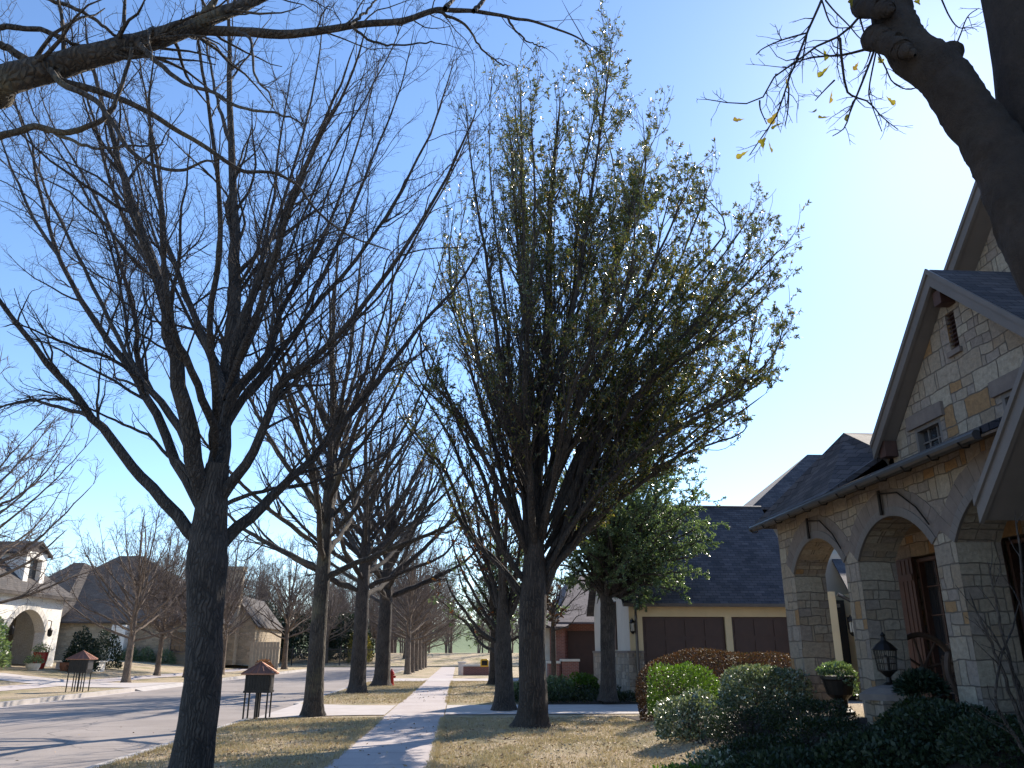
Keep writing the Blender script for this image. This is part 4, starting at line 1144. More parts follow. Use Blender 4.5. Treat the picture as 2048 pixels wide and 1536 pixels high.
def window(parent, x, y0, y1, z0, z1, nu, nv, frame='trim', d=.14, axis='x'):
    """framed, gridded window set in a wall facing -x (or -y)"""
    f = MB(); t_ = .06
    def B(a0, a1, z0_, z1_, p0, p1):
        if axis == 'x': f.box(x + p0, x + p1, a0, a1, z0_, z1_)
        else: f.box(a0, a1, x + p0, x + p1, z0_, z1_)
    B(y0, y0 + t_, z0, z1, -.03, d); B(y1 - t_, y1, z0, z1, -.03, d); B(y0 + t_, y1 - t_, z1 - t_, z1, -.03, d); B(y0 + t_, y1 - t_, z0, z0 + t_, -.03, d)
    for k in range(1, nu):
        q_ = y0 + (y1 - y0) * k / nu; B(q_ - .012, q_ + .012, z0 + t_, z1 - t_, .045, .07)
    for k in range(1, nv):
        q_ = z0 + (z1 - z0) * k / nv; B(y0 + t_, y1 - t_, q_ - .011, q_ + .011, .047, .068)
    w = f.build("window", M[frame], parent)
    g = MB()
    if axis == 'x': g.box(x + .075, x + .085, y0 + t_, y1 - t_, z0 + t_, z1 - t_)
    else: g.box(y0 + t_, y1 - t_, x + .075, x + .085, z0 + t_, z1 - t_)
    g.build("pane", M['glass'], w)
    return w
window(house, 8.78, 14.2, 15.14, FLOOR + .1, 3.3, 2, 5, 'shutter'); window(house, 8.78, 11.4, 12.49, FLOOR + .1, 3.3, 2, 5, 'shutter')

# eave, gutter and hooks along the porch
EX, EZ = 6.08, 4.0
b = MB(); b.slab([(EX, 16.38, EZ), (EX, -6, EZ), (FX0 - .002, -6, EZ + .12), (FX0 - .002, 16.38, EZ + .12)], (0, 0, .03)); b.build("soffit", M['soffit'], house)
b = MB(); b.tube([(EX - .05, 16.42, EZ + .03), (EX - .05, 8.75, EZ + .03)], .062, 10); b.box(EX - .01, EX + .02, 8.75, 16.4, EZ - .02, EZ + .12); b.build("gutter", M['gutter'], house)
for k in range(12):
    y = 16.3 - k * .66
    MB().tube([(EX + .06, y, EZ + .03), (EX + .02, y, EZ - .05), (EX - .07, y, EZ - .06), (EX - .12, y, EZ + .01)], .011, 6).build("gutter_hook", M['iron'], house)
for y in (14.62, 11.92):            # iron tie plates with curved straps over the arches
    MB().box(FX0 - .07, FX0 - .045, y - .03, y + .03, 3.6, 3.98).tube([(FX0 - .06, y, 3.93), (FX0 - .05, y - .5, 3.86), (FX0 - .05, y - .95, 3.56), (FX0 - .05, y - 1.2, 3.28)], .012, 6).build("iron_strap", M['iron'], house)

def roof_slab(name, polys, mat='shingle', th=.09, parent=house):
    r = MB()
    for p in polys: r.slab(p, (0, 0, -th))
    return r.build(name, M[mat], parent)
# porch roof: skirt in front of the gable and a small hipped end
GX_ = 7.25                          # gable wall plane
RZ = lambda x: EZ + .13 + (x - EX) * .42
roof_slab("roof", [[(EX, 13.0, EZ + .13), (EX, 8.75, EZ + .13), (GX_, 8.75, RZ(GX_)), (GX_, 13.0, RZ(GX_))]])
H = (7.32, 14.5, 5.62)
roof_slab("roof", [[(EX, 16.4, EZ + .13), (EX, 13.0, EZ + .13), (GX_, 13.0, RZ(GX_) + .25), H], [(EX, 16.4, EZ + .13), H, (13, 14.5, 5.62), (13, 16.4, EZ + .13)], [H, (GX_, 13.0, RZ(GX_) + .25), (13, 12.9, 4.6), (13, 14.5, 5.62)]])
# first gable
AP_Y, AP_Z = 10.52, 6.86           # apex of the wall
SL_ = .91
wl, wr = 12.76, 8.4
g = MB()
lz = AP_Z - (wl - AP_Y) * SL_; rz = AP_Z - (AP_Y - wr) * SL_
W1 = (11.30, 12.02, 4.50, 5.0); W2 = (9.05, 9.88, 4.25, 4.9); VT = (10.52, 10.74, 5.85, 6.45)
def roofz(y): return AP_Z - abs(y - AP_Y) * SL_
def strip(y0, y1, holes):
    """wall strip between y0..y1 with window holes, front face plus reveals"""
    z = 4.2
    for (h0, h1) in holes:
        g.slab([(GX_, y0, z), (GX_, y1, z), (GX_, y1, h0), (GX_, y0, h0)], (.28, 0, 0)); z = h1
    g.slab([(GX_, y0, z), (GX_, y1, z), (GX_, y1, roofz(y1)), (GX_, y0, roofz(y0))], (.28, 0, 0))
cuts = sorted({wr, W2[0], W2[1], VT[0], VT[1], AP_Y, W1[0], W1[1], wl})
for k in range(len(cuts) - 1):
    y0, y1 = cuts[k], cuts[k + 1]; hs_ = []
    for w in (W1, W2, VT):
        if w[0] <= y0 and y1 <= w[1]: hs_.append((w[2], w[3]))
    strip(y0, y1, hs_)
g.build("gable_wall", M['stone'], house)
window(house, GX_ + .03, *W1, 3, 2); window(house, GX_ + .03, *W2, 3, 2)
for w in (W1, W2):
    MB().box(GX_ - .05, GX_ + .1, w[0] - .14, w[1] + .14, w[3] + .003, w[3] + .22).build("lintel", M['voussoir'], house)
    MB().box(GX_ - .06, GX_ + .1, w[0] - .08, w[1] + .08, w[2] - .09, w[2] - .003).build("sill", M['voussoir'], house)
v = MB(); v.box(GX_ + .08, GX_ + .1, VT[0], VT[1], VT[2], VT[3])
for k in range(9):
    z = VT[2] + .03 + k * .068; v.slab([(GX_ + .01, VT[0] + .01, z), (GX_ + .01, VT[1] - .01, z), (GX_ + .075, VT[1] - .01, z + .05), (GX_ + .075, VT[0] + .01, z + .05)], (0, 0, .012))
v.build("louvre_vent", M['door_brown'], house)
MB().box(GX_ - .05, GX_ + .05, VT[0] - .05, VT[1] + .05, VT[2] - .08, VT[2] - .003).build("sill", M['voussoir'], house)
# gable roof slopes, rakes, brackets
def gable_roof(x0, x1, apy, apz, dl, dr, sl, parent=house):
    """ridge along x; slopes fall to both sides in y"""
    roof_slab("roof", [[(x0, apy, apz), (x1, apy, apz), (x1, apy + dl, apz - dl * sl), (x0, apy + dl, apz - dl * sl)], [(x0, apy, apz), (x0, apy - dr, apz - dr * sl), (x1, apy - dr, apz - dr * sl), (x1, apy, apz)]], parent=parent)
    r = MB()
    for s_, d in ((1, dl), (-1, dr)):
        r.slab([(x0 - .045, apy, apz - .01), (x0 - .045, apy + s_ * d, apz - d * sl - .01), (x0 - .045, apy + s_ * d, apz - d * sl - .26), (x0 - .045, apy, apz - .28)], (.05, 0, 0))
        r.slab([(x0 - .075, apy, apz + .012), (x0 - .075, apy + s_ * d, apz - d * sl + .012), (x0 - .075, apy + s_ * d, apz - d * sl - .07), (x0 - .075, apy, apz - .08)], (.028, 0, 0))
        r.slab([(x0 + .008, apy, apz - .24), (x0 + .008, apy + s_ * d, apz - d * sl - .22), (GX_ if x0 < GX_ else x0 + .4, apy + s_ * d, apz - d * sl - .22), (GX_ if x0 < GX_ else x0 + .4, apy, apz - .24)], (0, 0, .03))
    r.build("rake_board", M['trim'], parent)
gable_roof(7.0, 9.4, AP_Y, AP_Z + .24, 2.34, 2.5, SL_)
MB().box(7.03, 7.25, AP_Y - .09, AP_Y + .09, AP_Z - .34, AP_Z - .12).build("bracket", M['shutter'], house)
MB().box(7.03, 7.24, 12.58, 12.78, 4.70, 4.96).build("bracket", M['shutter'], house)
MB().tube([(7.1, 12.9, 4.92), (7.08, 12.95, 4.84), (7.2, 12.86, 4.7), (7.2, 12.84, 4.5), (7.05, 12.95, 4.46)], .045, 8).build("downspout", M['gutter'], house)
MB().tube([(7.0, 12.92, 4.93), (9.4, 12.92, 4.93)], .06, 8).build("gutter", M['gutter'], house)
# the taller gable behind
B_Y, B_Z, B_S = 8.6, 10.6, .84
b = MB(); b.slab([(8.72, 13.0, 4.4), (8.72, 2.0, 4.4), (8.72, 2.0, B_Z - 6.6 * B_S), (8.72, B_Y, B_Z), (8.72, 13.0, B_Z - 4.4 * B_S)], (.3, 0, 0)); b.build("gable_wall", M['stone'], house)
gable_roof(8.35, 17.0, B_Y, B_Z + .2, 4.75, 6.9, B_S)
# main block behind, carrying the roofs
MB().box(9.02, 17, -6, 13.0, .2, 5.3).build("wall", M['stone'], house)
MB().box(9.02, 20, 13.002, 16.19, .2, 4.22).build("wall", M['stone'], house)
# entry gable over the third arch
gable_roof(5.72, 7.2, 6.62, 5.05, 1.85, 1.85, 1.0)
b = MB(); b.slab([(FX0 - .03, 8.2, ETOP - .4), (FX0 - .03, 5.0, ETOP - .4), (FX0 - .03, 6.62, 5.0)], (.025, 0, 0)); b.build("gable_wall", M['stone'], house)
MB().tube([(6.2, 8.42, 3.36), (6.35, 8.4, 3.2), (6.42, 8.3, 3.1), (6.42, 8.2, 2.8), (6.42, 8.15, .8)], .05, 8).build("downspout", M['gutter'], house)
MB().tube([(5.8, 8.52, 3.34), (6.48, 8.52, 3.34)], .062, 8).build("gutter", M['gutter'], house)

# ------------------------------------------------------------------ garage wing
GA = empty("garage", (9, 31, 0), "cream stucco garage wing with brown doors and a wide dark shingle roof", "garage")
GY0, GY1, GXL, GXR = 29.0, 36.6, 5.95, 13.4
EAV, RDG = 3.32, 7.32
D1, D2 = (6.42, 9.38), (9.62, 12.6); DT = 2.80
b = MB()
for x0, x1 in ((GXL, D1[0]), (D1[1], D2[0]), (D2[1], GXR)): b.box(x0, x1, GY0, GY0 + .25, -.1, EAV)
b.box(D1[0], D1[1], GY0, GY0 + .25, DT, EAV); b.box(D2[0], D2[1], GY0, GY0 + .25, DT, EAV)
b.build("front_wall", M['stucco'], GA)
ym = (GY0 + GY1) / 2
b = MB(); b.slab([(GXL - .003, GY0 + .001, -.1), (GXL - .003, GY0 + .001, EAV), (GXL - .003, ym, RDG - .1), (GXL - .003, GY1, EAV), (GXL - .003, GY1, -.1)], (.25, 0, 0)); b.build("gable_wall", M['stucco_grey'], GA)
for x0, x1 in (D1, D2):
    d = MB(); d.box(x0 + .001, x1 - .001, GY0 + .1, GY0 + .15, -.05, DT - .001)
    for k in range(4):
        z0 = .05 + k * .68
        for j in range(4):
            a = x0 + .06 + (x1 - x0 - .12) * j / 4; c = x0 + .06 + (x1 - x0 - .12) * (j + 1) / 4
            d.box(a + .05, c - .05, GY0 + .075, GY0 + .099, z0 + .07, z0 + .61)
    d.build("garage_door", M['door_brown'], GA)
w = MB(); w.box(GXL - .09, GXL - .004, GY0 - .09, GY1, -.1, 1.58); w.box(GXL - .004, D1[0] - .02, GY0 - .09, GY0 - .003, -.1, 1.58); w.build("wainscot", M['stone_low'], GA)
MB().box(GXL - .12, GXL - .001, GY0 - .12, GY1, 1.582, 1.66).box(GXL + .001, D1[0] - .01, GY0 - .12, GY0 - .004, 1.582, 1.66).build("ledge", M['voussoir'], GA)
roof_slab("roof", [[(GXL - .28, GY0 - .4, EAV - .1), (12.55, GY0 - .4, EAV - .1), (12.55, ym, RDG + .05), (GXL - .28, ym, RDG + .05)], [(GXL - .28, ym, RDG + .05), (12.55, ym, RDG + .05), (12.55, GY1 + .4, EAV - .1), (GXL - .28, GY1 + .4, EAV - .1)]], parent=GA)
MB().tube([(GXL - .3, ym, RDG + .07), (12.55, ym, RDG + .07)], .05, 6).build("ridge_cap", M['ridge'], GA)
MB().box(GXL - .27, GXR, GY0 - .52, GY0 - .41, EAV - .2, EAV - .09).build("gutter", M['gutter'], GA)
MB().tube([(6.12, GY0 - .46, EAV - .2), (6.14, GY0 - .3, EAV - .34), (6.16, GY0 - .16, EAV - .5), (6.17, GY0 - .16, .1)], .05, 8).build("downspout", M['gutter'], GA)
def lantern(parent, x, y, z, s=1.0):
    m = MB(); m.box(x - .04 * s, x + .04 * s, y + .06, y + .09, z - .12 * s, z + .2 * s)
    m.tube([(x, y + .06, z + .16 * s), (x, y - .08, z + .24 * s), (x, y - .12, z + .16 * s)], .014 * s, 6)
    m.lathe((x, y - .12, z), [(.02 * s, .2 * s), (.11 * s, .1 * s), (.11 * s, .085 * s)], 6)
    for k in range(6):
        a = k * math.pi / 3; m.box(x + .085 * s * math.cos(a) - .008, x + .085 * s * math.cos(a) + .008, y - .12 + .085 * s * math.sin(a) - .008, y - .12 + .085 * s * math.sin(a) + .008, z - .2 * s, z + .085 * s)
    m.lathe((x, y - .12, z - .24 * s), [(.03 * s, -.05 * s), (.095 * s, .03 * s), (.095 * s, .045 * s)], 6)
    o = m.build("wall_lantern", M['iron'], parent)
    MB().lathe((x, y - .12, z - .19 * s), [(.06 * s, 0), (.07 * s, .25 * s)], 6).build("lamp_glass", M['lamp_glass'], o)
lantern(GA, 6.02, GY0 - .1, 2.5)
# shuttered window in the gable end
MB().box(GXL - .06, GXL - .006, 31.3, 32.0, 1.7, 3.45).build("shutter", M['shutter'], GA)
MB().box(GXL - .06, GXL - .006, 33.6, 34.3, 1.7, 3.45).build("shutter", M['shutter'], GA)
window(GA, GXL - .09, 32.05, 33.55, 1.72, 3.42, 3, 4)
# taller hipped wing between the garage and the house
MB().box(12.62, 24, GY0 + 1.4, 41, -.1, 5.2).build("wing_wall", M['stucco_grey'], GA)
MB().box(12.601, 12.95, GY0 - 1.2, GY0 + 1.4, -.1, 3.6).build("wing_wall", M['stucco'], GA)
roof_slab("roof", [[(13.3, GY0 - 1.6, 3.5), (18, GY0 - 1.6, 3.5), (18, GY0 + 1.38, 5.0), (14.2, GY0 + 1.38, 5.0)]], parent=GA)
MB().box(13.9, 16, GY0 - 1.2, GY0 + 1.39, -.1, 3.6).build("wing_wall", M['stucco'], GA)
MB().box(12.951, 13.899, GY0 + .2, GY0 + .3, -.1, 3.4).build("door", M['glass'], GA)
roof_slab("roof", [[(12.0, 28.9, 6.75), (24, 28.9, 6.75), (24, 35, 10.55), (16.0, 35, 10.28)], [(12.0, 28.9, 6.75), (16.0, 35, 10.28), (12.0, 41.4, 6.75)], [(12.0, 41.4, 6.75), (16.0, 35, 10.28), (24, 35, 10.55), (24, 41.4, 6.75)]] if False else
          [[(12.2, 33.0, 7.42), (26, 33.0, 7.42), (26, 36.4, 10.68), (16.45, 36.4, 10.58)], [(12.2, 33.0, 7.42), (16.45, 36.4, 10.58), (12.2, 41.4, 7.0)], [(12.2, 41.4, 7.0), (16.45, 36.4, 10.58), (26, 36.4, 10.68), (26, 41.4, 7.0)]], parent=GA)
MB().box(14, 26, 33.2, 41, 5.2, 7.3).build("wing_wall", M['stucco_grey'], GA)
lantern(GA, 13.3, GY0 - 1.3, 2.5, 1.3); lantern(GA, 14.4, GY0 - 1.3, 2.5, 1.3)
MB().tube([(13.0, GY0 - 1.3, 3.5), (13.4, GY0 - 1.3, 3.3), (13.75, GY0 - 1.3, 3.0), (13.8, GY0 - 1.3, .1)], .06, 8).build("downspout", M['gutter'], GA)

# ------------------------------------------------------------------ brick house beyond
BH = empty("brick_house", (8, 48, 0), "red brick house with mauve roof and dark garage door, beyond the evergreen", "house")
bz = lambda x, y: float(hgt(x, y))
MB().box(5.0, 5.8, 46, 46.6, 0, 3.0).build("front_wall", M['brick'], BH)
MB().box(5.81, 16, 47.0, 60, 0, 3.3).build("wall", M['brick'], BH)
MB().box(6.1, 9.6, 46.93, 46.997, 0, 2.75).build("garage_door", M['door_brown'], BH)
MB().box(4.6, 4.99, 46.1, 46.5, 0, 3.0).build("pilaster", M['white_cap'], BH)
roof_slab("roof", [[(5.4, 46.0, 3.2), (16.4, 46.0, 3.2), (16.4, 53.0, 6.4), (7.2, 53.0, 6.4)], [(5.4, 46.0, 3.2), (7.2, 53.0, 6.4), (5.4, 60, 3.2)], [(4.3, 45.4, 2.95), (5.95, 45.4, 2.95), (6.6, 50, 4.3), (4.7, 50, 4.3)]], 'shingle_mauve', parent=BH)
def low_wall(x0, x1, y0, y1, h, label):
    r = empty("low_brick_wall", ((x0 + x1) / 2, (y0 + y1) / 2, bz(x0, y0)), label, "garden wall")
    z = bz((x0 + x1) / 2, y0)
    MB().box(x0, x1, y0, y1, z - .1, z + h).build("brickwork", M['brick'], r)
    MB().box(x0 - .06, x1 + .06, y0 - .06, y1 + .06, z + h + .002, z + h + .12).build("coping", M['white_cap'], r)
low_wall(4.75, 5.3, 44.5, 45.4, 1.05, "brick garden pier with white cap left of the brick house's small tree")
low_wall(5.45, 6.35, 44.6, 45.0, 1.15, "low brick garden wall with pale coping before the brick house")
low_wall(.35, 3.4, 63.0, 63.5, .62, "low brick wall with white coping beside the far end of the sidewalk")
r = empty("entrance_pillar", (.35, 64.2, 0), "white stone block at the street end of the low brick wall", "pillar")
MB().box(-.02, .5, 63.9, 64.5, 0, .85).build("shaft", M['white_cap'], r); MB().box(-.08, .56, 63.84, 64.56, .852, .95).build("cap", M['white_cap'], r)
# yellow box on a post
r = empty("newspaper_box", (1.95, 55.5, 0), "yellow box on a grey post at the edge of the neighbour's lawn", "box")
MB().box(1.98, 2.08, 55.4, 55.5, 0, 1.08).build("post", M['grey_post'], r)
m = MB().slab([(1.42, 55.35, .72), (1.95, 55.35, .72), (1.95, 55.35, 1.12), (1.86, 55.35, 1.2), (1.51, 55.35, 1.2), (1.42, 55.35, 1.12)], (0, .35, 0)); m.build("box", M['yellow'], r, bevel=.02)
MB().box(1.5, 1.87, 55.335, 55.349, .8, 1.1).build("opening_shade", M['iron'], r)  # dark plate standing in for the shade inside the hollow box

# ------------------------------------------------------------------ houses across the street
def rot_house(c, ang):
    ca, sa = math.cos(ang), math.sin(ang)
    return lambda x, y, z: (c[0] + x * ca - y * sa, c[1] + x * sa + y * ca, z)
WH = empty("white_house", (-26.4, 55, .6), "sunlit white stone house with an arched entry and dormer at the left edge", "house")
T = rot_house((-26.2, 56.6), math.radians(-3))
# local frame: x depth to the back is negative, y along the front (positive is away from the camera); front face at x=0
def WB(b, x0, x1, y0, y1, z0, z1):
    i = len(b.v)
    b.v += [T(x, y, z) for z in (z0, z1) for x, y in ((x0, y0), (x1, y0), (x1, y1), (x0, y1))]
    for q_ in ((0, 3, 2, 1), (4, 5, 6, 7), (0, 1, 5, 4), (1, 2, 6, 5), (2, 3, 7, 6), (3, 0, 4, 7)): b.f.append(tuple(i + k for k in q_))
    return b
b = MB(); a0, a1, sp_, cr_ = -5.8, -1.7, 2.8, 4.1
WB(b, -.6, 0, -14, a0, .3, 5.0); WB(b, -.6, 0, a1, 0, .3, 5.0)
N = 14; ys = np.linspace(a0, a1, N + 1); aa = (a0, a1, sp_, cr_)
for k in range(N):
    ya, yb = ys[k], ys[k + 1]; za, zb = arc_z(ya, aa), arc_z(yb, aa)
    b.poly([T(0, ya, za), T(0, yb, zb), T(0, yb, 5.0), T(0, ya, 5.0)]); b.poly([T(0, ya, za), T(-.6, ya, za), T(-.6, yb, zb), T(0, yb, zb)])
b.build("front_wall", M['stone_pale'], WH)
b = MB(); m = (a0 + a1) / 2; w = (a1 - a0) / 2; h = cr_ - sp_; Rr = (w * w + h * h) / (2 * h); cz = sp_ - (Rr - h); th = math.asin(w / Rr)
for k in range(15):
    t0, t1 = -th + 2 * th * k / 15 + .005, -th + 2 * th * (k + 1) / 15 - .005
    pts = [(m + (Rr + q_) * math.sin(t_), cz + (Rr + q_) * math.cos(t_)) for t_, q_ in ((t0, .01), (t1, .01), (t1, .4), (t0, .4))]
    a_ = [T(.05, *p) for p in pts]; c_ = T(0, 0, 0); d_ = T(-.06, 0, 0)
    b.slab(a_, np.array(d_) - np.array(c_))
b.build("arch_ring", M['white_cap'], WH)
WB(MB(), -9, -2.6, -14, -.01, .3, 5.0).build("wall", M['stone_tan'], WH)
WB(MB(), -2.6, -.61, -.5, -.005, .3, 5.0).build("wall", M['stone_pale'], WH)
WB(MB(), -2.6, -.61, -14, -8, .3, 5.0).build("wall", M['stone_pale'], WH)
WB(MB(), -2.6, .12, -5.4, -1.9, .2, .75).build("porch_step", M['concrete'], WH)
b = MB(); E0 = 5.05
b.slab([T(.5, .6, E0), T(.5, -14.5, E0), T(-4.5, -14.5, E0 + 4.4), T(-4.5, -4, E0 + 4.4)], (0, 0, -.2)); b.slab([T(.5, .6, E0), T(-4.5, -4, E0 + 4.4), T(-9.5, .6, E0)], (0, 0, -.2))
b.build("roof", M['shingle_brown'], WH)
# dormer
b = MB(); WB(b, -2.4, -.3, -4.6, -4.1, 5.0, 7.6); WB(b, -2.4, -.3, -2.8, -2.3, 5.0, 7.6); WB(b, -2.4, -.3, -4.1, -2.8, 7.2, 7.6)
b.build("dormer", M['stone_pale'], WH)
WB(MB(), -.7, -.6, -4.09, -2.81, 5.1, 7.19).build("window", M['glass'], WH)
b = MB(); b.slab([T(-.1, -3.45, 8.3), T(-.1, -4.9, 7.5), T(-4, -4.9, 7.5), T(-4, -3.45, 8.3)], (0, 0, -.12)); b.slab([T(-.1, -3.45, 8.3), T(-4, -3.45, 8.3), T(-4, -2.0, 7.5), T(-.1, -2.0, 7.5)], (0, 0, -.12))
b.slab([T(-.3, -4.6, 7.6), T(-.3, -2.3, 7.6), T(-.3, -3.45, 8.2)], np.array(T(-.3, 0, 0)) - np.array(T(0, 0, 0)))
b.build("dormer_roof", M['shingle_brown'], WH)
for yy in (-5.7, -1.5):
    p = np.array(T(.25, yy, 3.0)); MB().tube([tuple(p), tuple(p + (0, 0, .5)), tuple(np.array(T(.02, yy, 3.55)))], .03, 6).lathe(tuple(p - (0, 0, .45)), [(.06, 0), (.14, .08), (.16, .4), (.05, .55)], 8).build("wall_lantern", M['iron'], WH)

DH = empty("dark_roof_house", (-30, 80, .9), "low tan house under a big dark hipped roof, across the street", "house")
b = MB(); b.box(-41, -22.0, 76.5, 92, .5, 4.18); b.build("wall", M['stone_tan'], DH)
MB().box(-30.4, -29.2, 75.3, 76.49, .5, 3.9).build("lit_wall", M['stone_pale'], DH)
roof_slab("roof", [[(-41.6, 75.9, 4.2), (-21.4, 75.9, 4.2), (-31.9, 84, 10.8), (-34.2, 84, 10.8)], [(-21.4, 75.9, 4.2), (-21.4, 92.4, 4.2), (-31.9, 84, 10.8)], [(-41.6, 75.9, 4.2), (-34.2, 84, 10.8), (-41.6, 92.4, 4.2)], [(-21.4, 92.4, 4.2), (-41.6, 92.4, 4.2), (-34.2, 84, 10.8), (-31.9, 84, 10.8)]], 'shingle_brown', .15, DH)
roof_slab("roof", [[(-42.5, 74.6, 4.1), (-35.0, 74.6, 4.1), (-36.6, 82, 9.9), (-37.6, 82, 9.9)], [(-35.0, 74.6, 4.1), (-35.0, 84, 9.0), (-36.6, 82, 9.9)], [(-42.5, 74.6, 4.1), (-37.6, 82, 9.9), (-42.5, 88, 4.1)]], 'shingle_brown', .15, DH)
MB().box(-42, -35.5, 75, 76.4, .5, 4.08).build("wall", M['stone_tan'], DH)
window(DH, 76.36, -25.6, -23.9, 1.6, 3.4, 4, 3, axis='y')
CH = empty("chimney_house", (-21, 92, .9), "tan stone house with a tall square chimney, half hidden by trunks across the street", "house")
MB().box(-24, -19.6, 82, 94, .5, 4.2).build("wall", M['stone_tan'], CH)
roof_slab("roof", [[(-24.3, 81.6, 4.0), (-21.8, 81.6, 7.0), (-21.8, 94, 7.0), (-24.3, 94, 4.0)], [(-21.8, 81.6, 7.0), (-19.3, 81.6, 4.0), (-19.3, 94, 4.0), (-21.8, 94, 7.0)]], 'shingle_brown', .12, CH)
b = MB(); b.slab([(-24, 81.99, 4.0), (-19.6, 81.99, 4.0), (-21.8, 81.99, 6.8)], (0, .15, 0)); b.build("gable", M['stone_tan'], CH)
m = MB(); m.box(-22.7, -21.1, 80.6, 81.9, .5, 9.1); m.build("chimney", M['stone_tan'], CH)
MB().box(-22.85, -20.95, 80.45, 82.05, 9.102, 9.5).build("chimney_cap", M['stone_tan'], CH)
r = empty("boarded_wall", (-16.6, 72.5, .3), "sunlit tan boarded wall panel before the chimney house", "wall")
b = MB()
for k in range(9): b.box(-17.6 + k * .27, -17.35 + k * .27, 72.4, 72.46, 0, 2.45)
b.build("boards", M['fence_wood'], r); MB().box(-17.62, -15.15, 72.462, 72.56, .4, .55).box(-17.62, -15.15, 72.462, 72.56, 1.9, 2.05).build("rail", M['fence_wood'], r)
# black fence
r = empty("metal_fence", (-20, 108.5, 0), "long black metal picket fence before the dark evergreens", "fence")
fy = 108.6
b = MB()
for k in range(150):
    x = -33 + k * .16; z = bz(x, fy); b.box(x - .018, x + .018, fy - .018, fy + .018, z, z + 2.1)
b.build("pickets", M['fence'], r)
for hz in (.25, 1.9):
    b = MB()
    for k in range(12):
        x = -33 + k * 2.0; z = bz(x, fy) + hz; z2 = bz(x + 2, fy) + hz
        b.slab([(x, fy - .045, z), (x + 2, fy - .045, z2), (x + 2, fy - .045, z2 + .06), (x, fy - .045, z + .06)], (0, .026, 0))
    b.build("rail", M['fence'], r)
for k in range(9):
    x = -33.08 + k * 3.0; z = bz(x, fy); MB().box(x - .06, x + .06, fy - .13, fy - .02, z - .1, z + 2.35).build("post", M['fence'], r)
# ------------------------------------------------------------------ street furniture
def mailbox(x, y, s, label, rot=0.0):
    z = bz(x, y)
    r = empty("mailbox", (x, y, z), label, "mailbox", "roofed mailboxes on stilts")
    hw, hd = .33 * s, .27 * s; zb, zt = .72 * s, 1.16 * s
    for sx in (-1, 0, 1):
        for sy in (-1, 1):
            MB().box(x + sx * (hw - .03) - .018, x + sx * (hw - .03) + .018, y + sy * (hd - .03) - .018, y + sy * (hd - .03) + .018, z - .1, z + zb - .001).build("leg", M['iron'], r)
    MB().box(x - .03, x + .03, y - .03, y + .03, z - .1, z + zb - .001).build("leg", M['iron'], r)
    b = MB(); b.box(x - hw, x + hw, y - hd, y + hd, z + zb, z + zt)
    for k in range(9):
        q_ = x - hw + .03 + (2 * hw - .06) * k / 8; b.box(q_ - .012, q_ + .012, y - hd - .014, y - hd - .0005, z + zb + .03, z + zt - .03)
    b.build("cabinet", M['iron'], r)
    MB().box(x + hw + .0005, x + hw + .012, y - hd + .06, y + hd - .06, z + zb + .08, z + zt - .08).build("door", M['gutter'], r)
    MB().box(x - hw - .02, x + hw + .02, y - hd - .02, y + hd + .02, z + zb - .05, z + zb - .001).build("base_rail", M['iron'], r)
    ew, ed = hw + .10 * s, hd + .10 * s; ap = (x, y, z + zt + .30 * s)
    c = [(x - ew, y - ed, z + zt + .005), (x + ew, y - ed, z + zt + .005), (x + ew, y + ed, z + zt + .005), (x - ew, y + ed, z + zt + .005)]
    b = MB()
    for k in range(4): b.poly([c[k], c[(k + 1) % 4], ap])
    b.poly(c[::-1])
    b.box(x - ew, x + ew, y - ed, y + ed, z + zt - .03, z + zt + .003)
    ro = b.build("roof", M['copper'], r)
    b = MB()
    A = np.array(ap)
    for k in range(4):
        p0, p1 = np.array(c[k]), np.array(c[(k + 1) % 4])
        b.tube([tuple(p0), tuple(A)], .012 * s, 5)
        for f in (.28, .5, .72):
            e = p0 + (p1 - p0) * f; g = 1 - abs(f - .5) * 2
            tip = e + (A - e) * (1.0 if f == .5 else .56)
            b.tube([tuple(e + (0, 0, .004)), tuple(tip + (0, 0, .004))], .009 * s, 5)
    b.build("seam", M['copper'], ro)
    return r
mailbox(-5.12, 22.4, .94, "dark mailbox on thin legs under a copper hip roof, near side of the street")
mailbox(-16.35, 37.9, 1.15, "bronze mailbox on thin legs with faded copper roof, across the street by the driveway")

r = empty("fire_hydrant", (-3.42, 43.9, 0), "red fire hydrant beside the foot of a bare street tree", "fire hydrant")
c = (-3.42, 43.9, 0)
MB().lathe(c, [(.17, 0), (.17, .05), (.12, .06), (.115, .50), (.155, .51), (.155, .56), (.13, .57)], 16).build("barrel", M['red'], r, smooth=False)
MB().lathe(c, [(.13, .571), (.12, .65), (.085, .72), (.035, .74), (.035, .80), (.02, .81)], 16).build("bonnet", M['red'], r)
for dx, dy in ((1, 0), (-1, 0), (0, -1)):
    MB().tube([(c[0] + dx * .1, c[1] + dy * .1, .42), (c[0] + dx * .2, c[1] + dy * .2, .42)], [.06, .06], 10).tube([(c[0] + dx * .2, c[1] + dy * .2, .42), (c[0] + dx * .225, c[1] + dy * .225, .42)], .03, 6).build("nozzle", M['red'], r)

# porch things
def pz(x, y): return float(hgt(x, y))
px_, py_ = 6.05, 11.65
r = empty("stone_pillar", (px_, py_, pz(px_, py_)), "low stone pillar with a domed cap in the shaded bed", "pillar")
MB().box(px_ - .26, px_ + .26, py_ - .26, py_ + .26, .4, .97).build("shaft", M['stone'], r)
MB().lathe((px_, py_, .972), [(.46, 0), (.46, .08), (.30, .16), (.1, .2)], 4).build("cap", M['voussoir'], r)
LS = .82
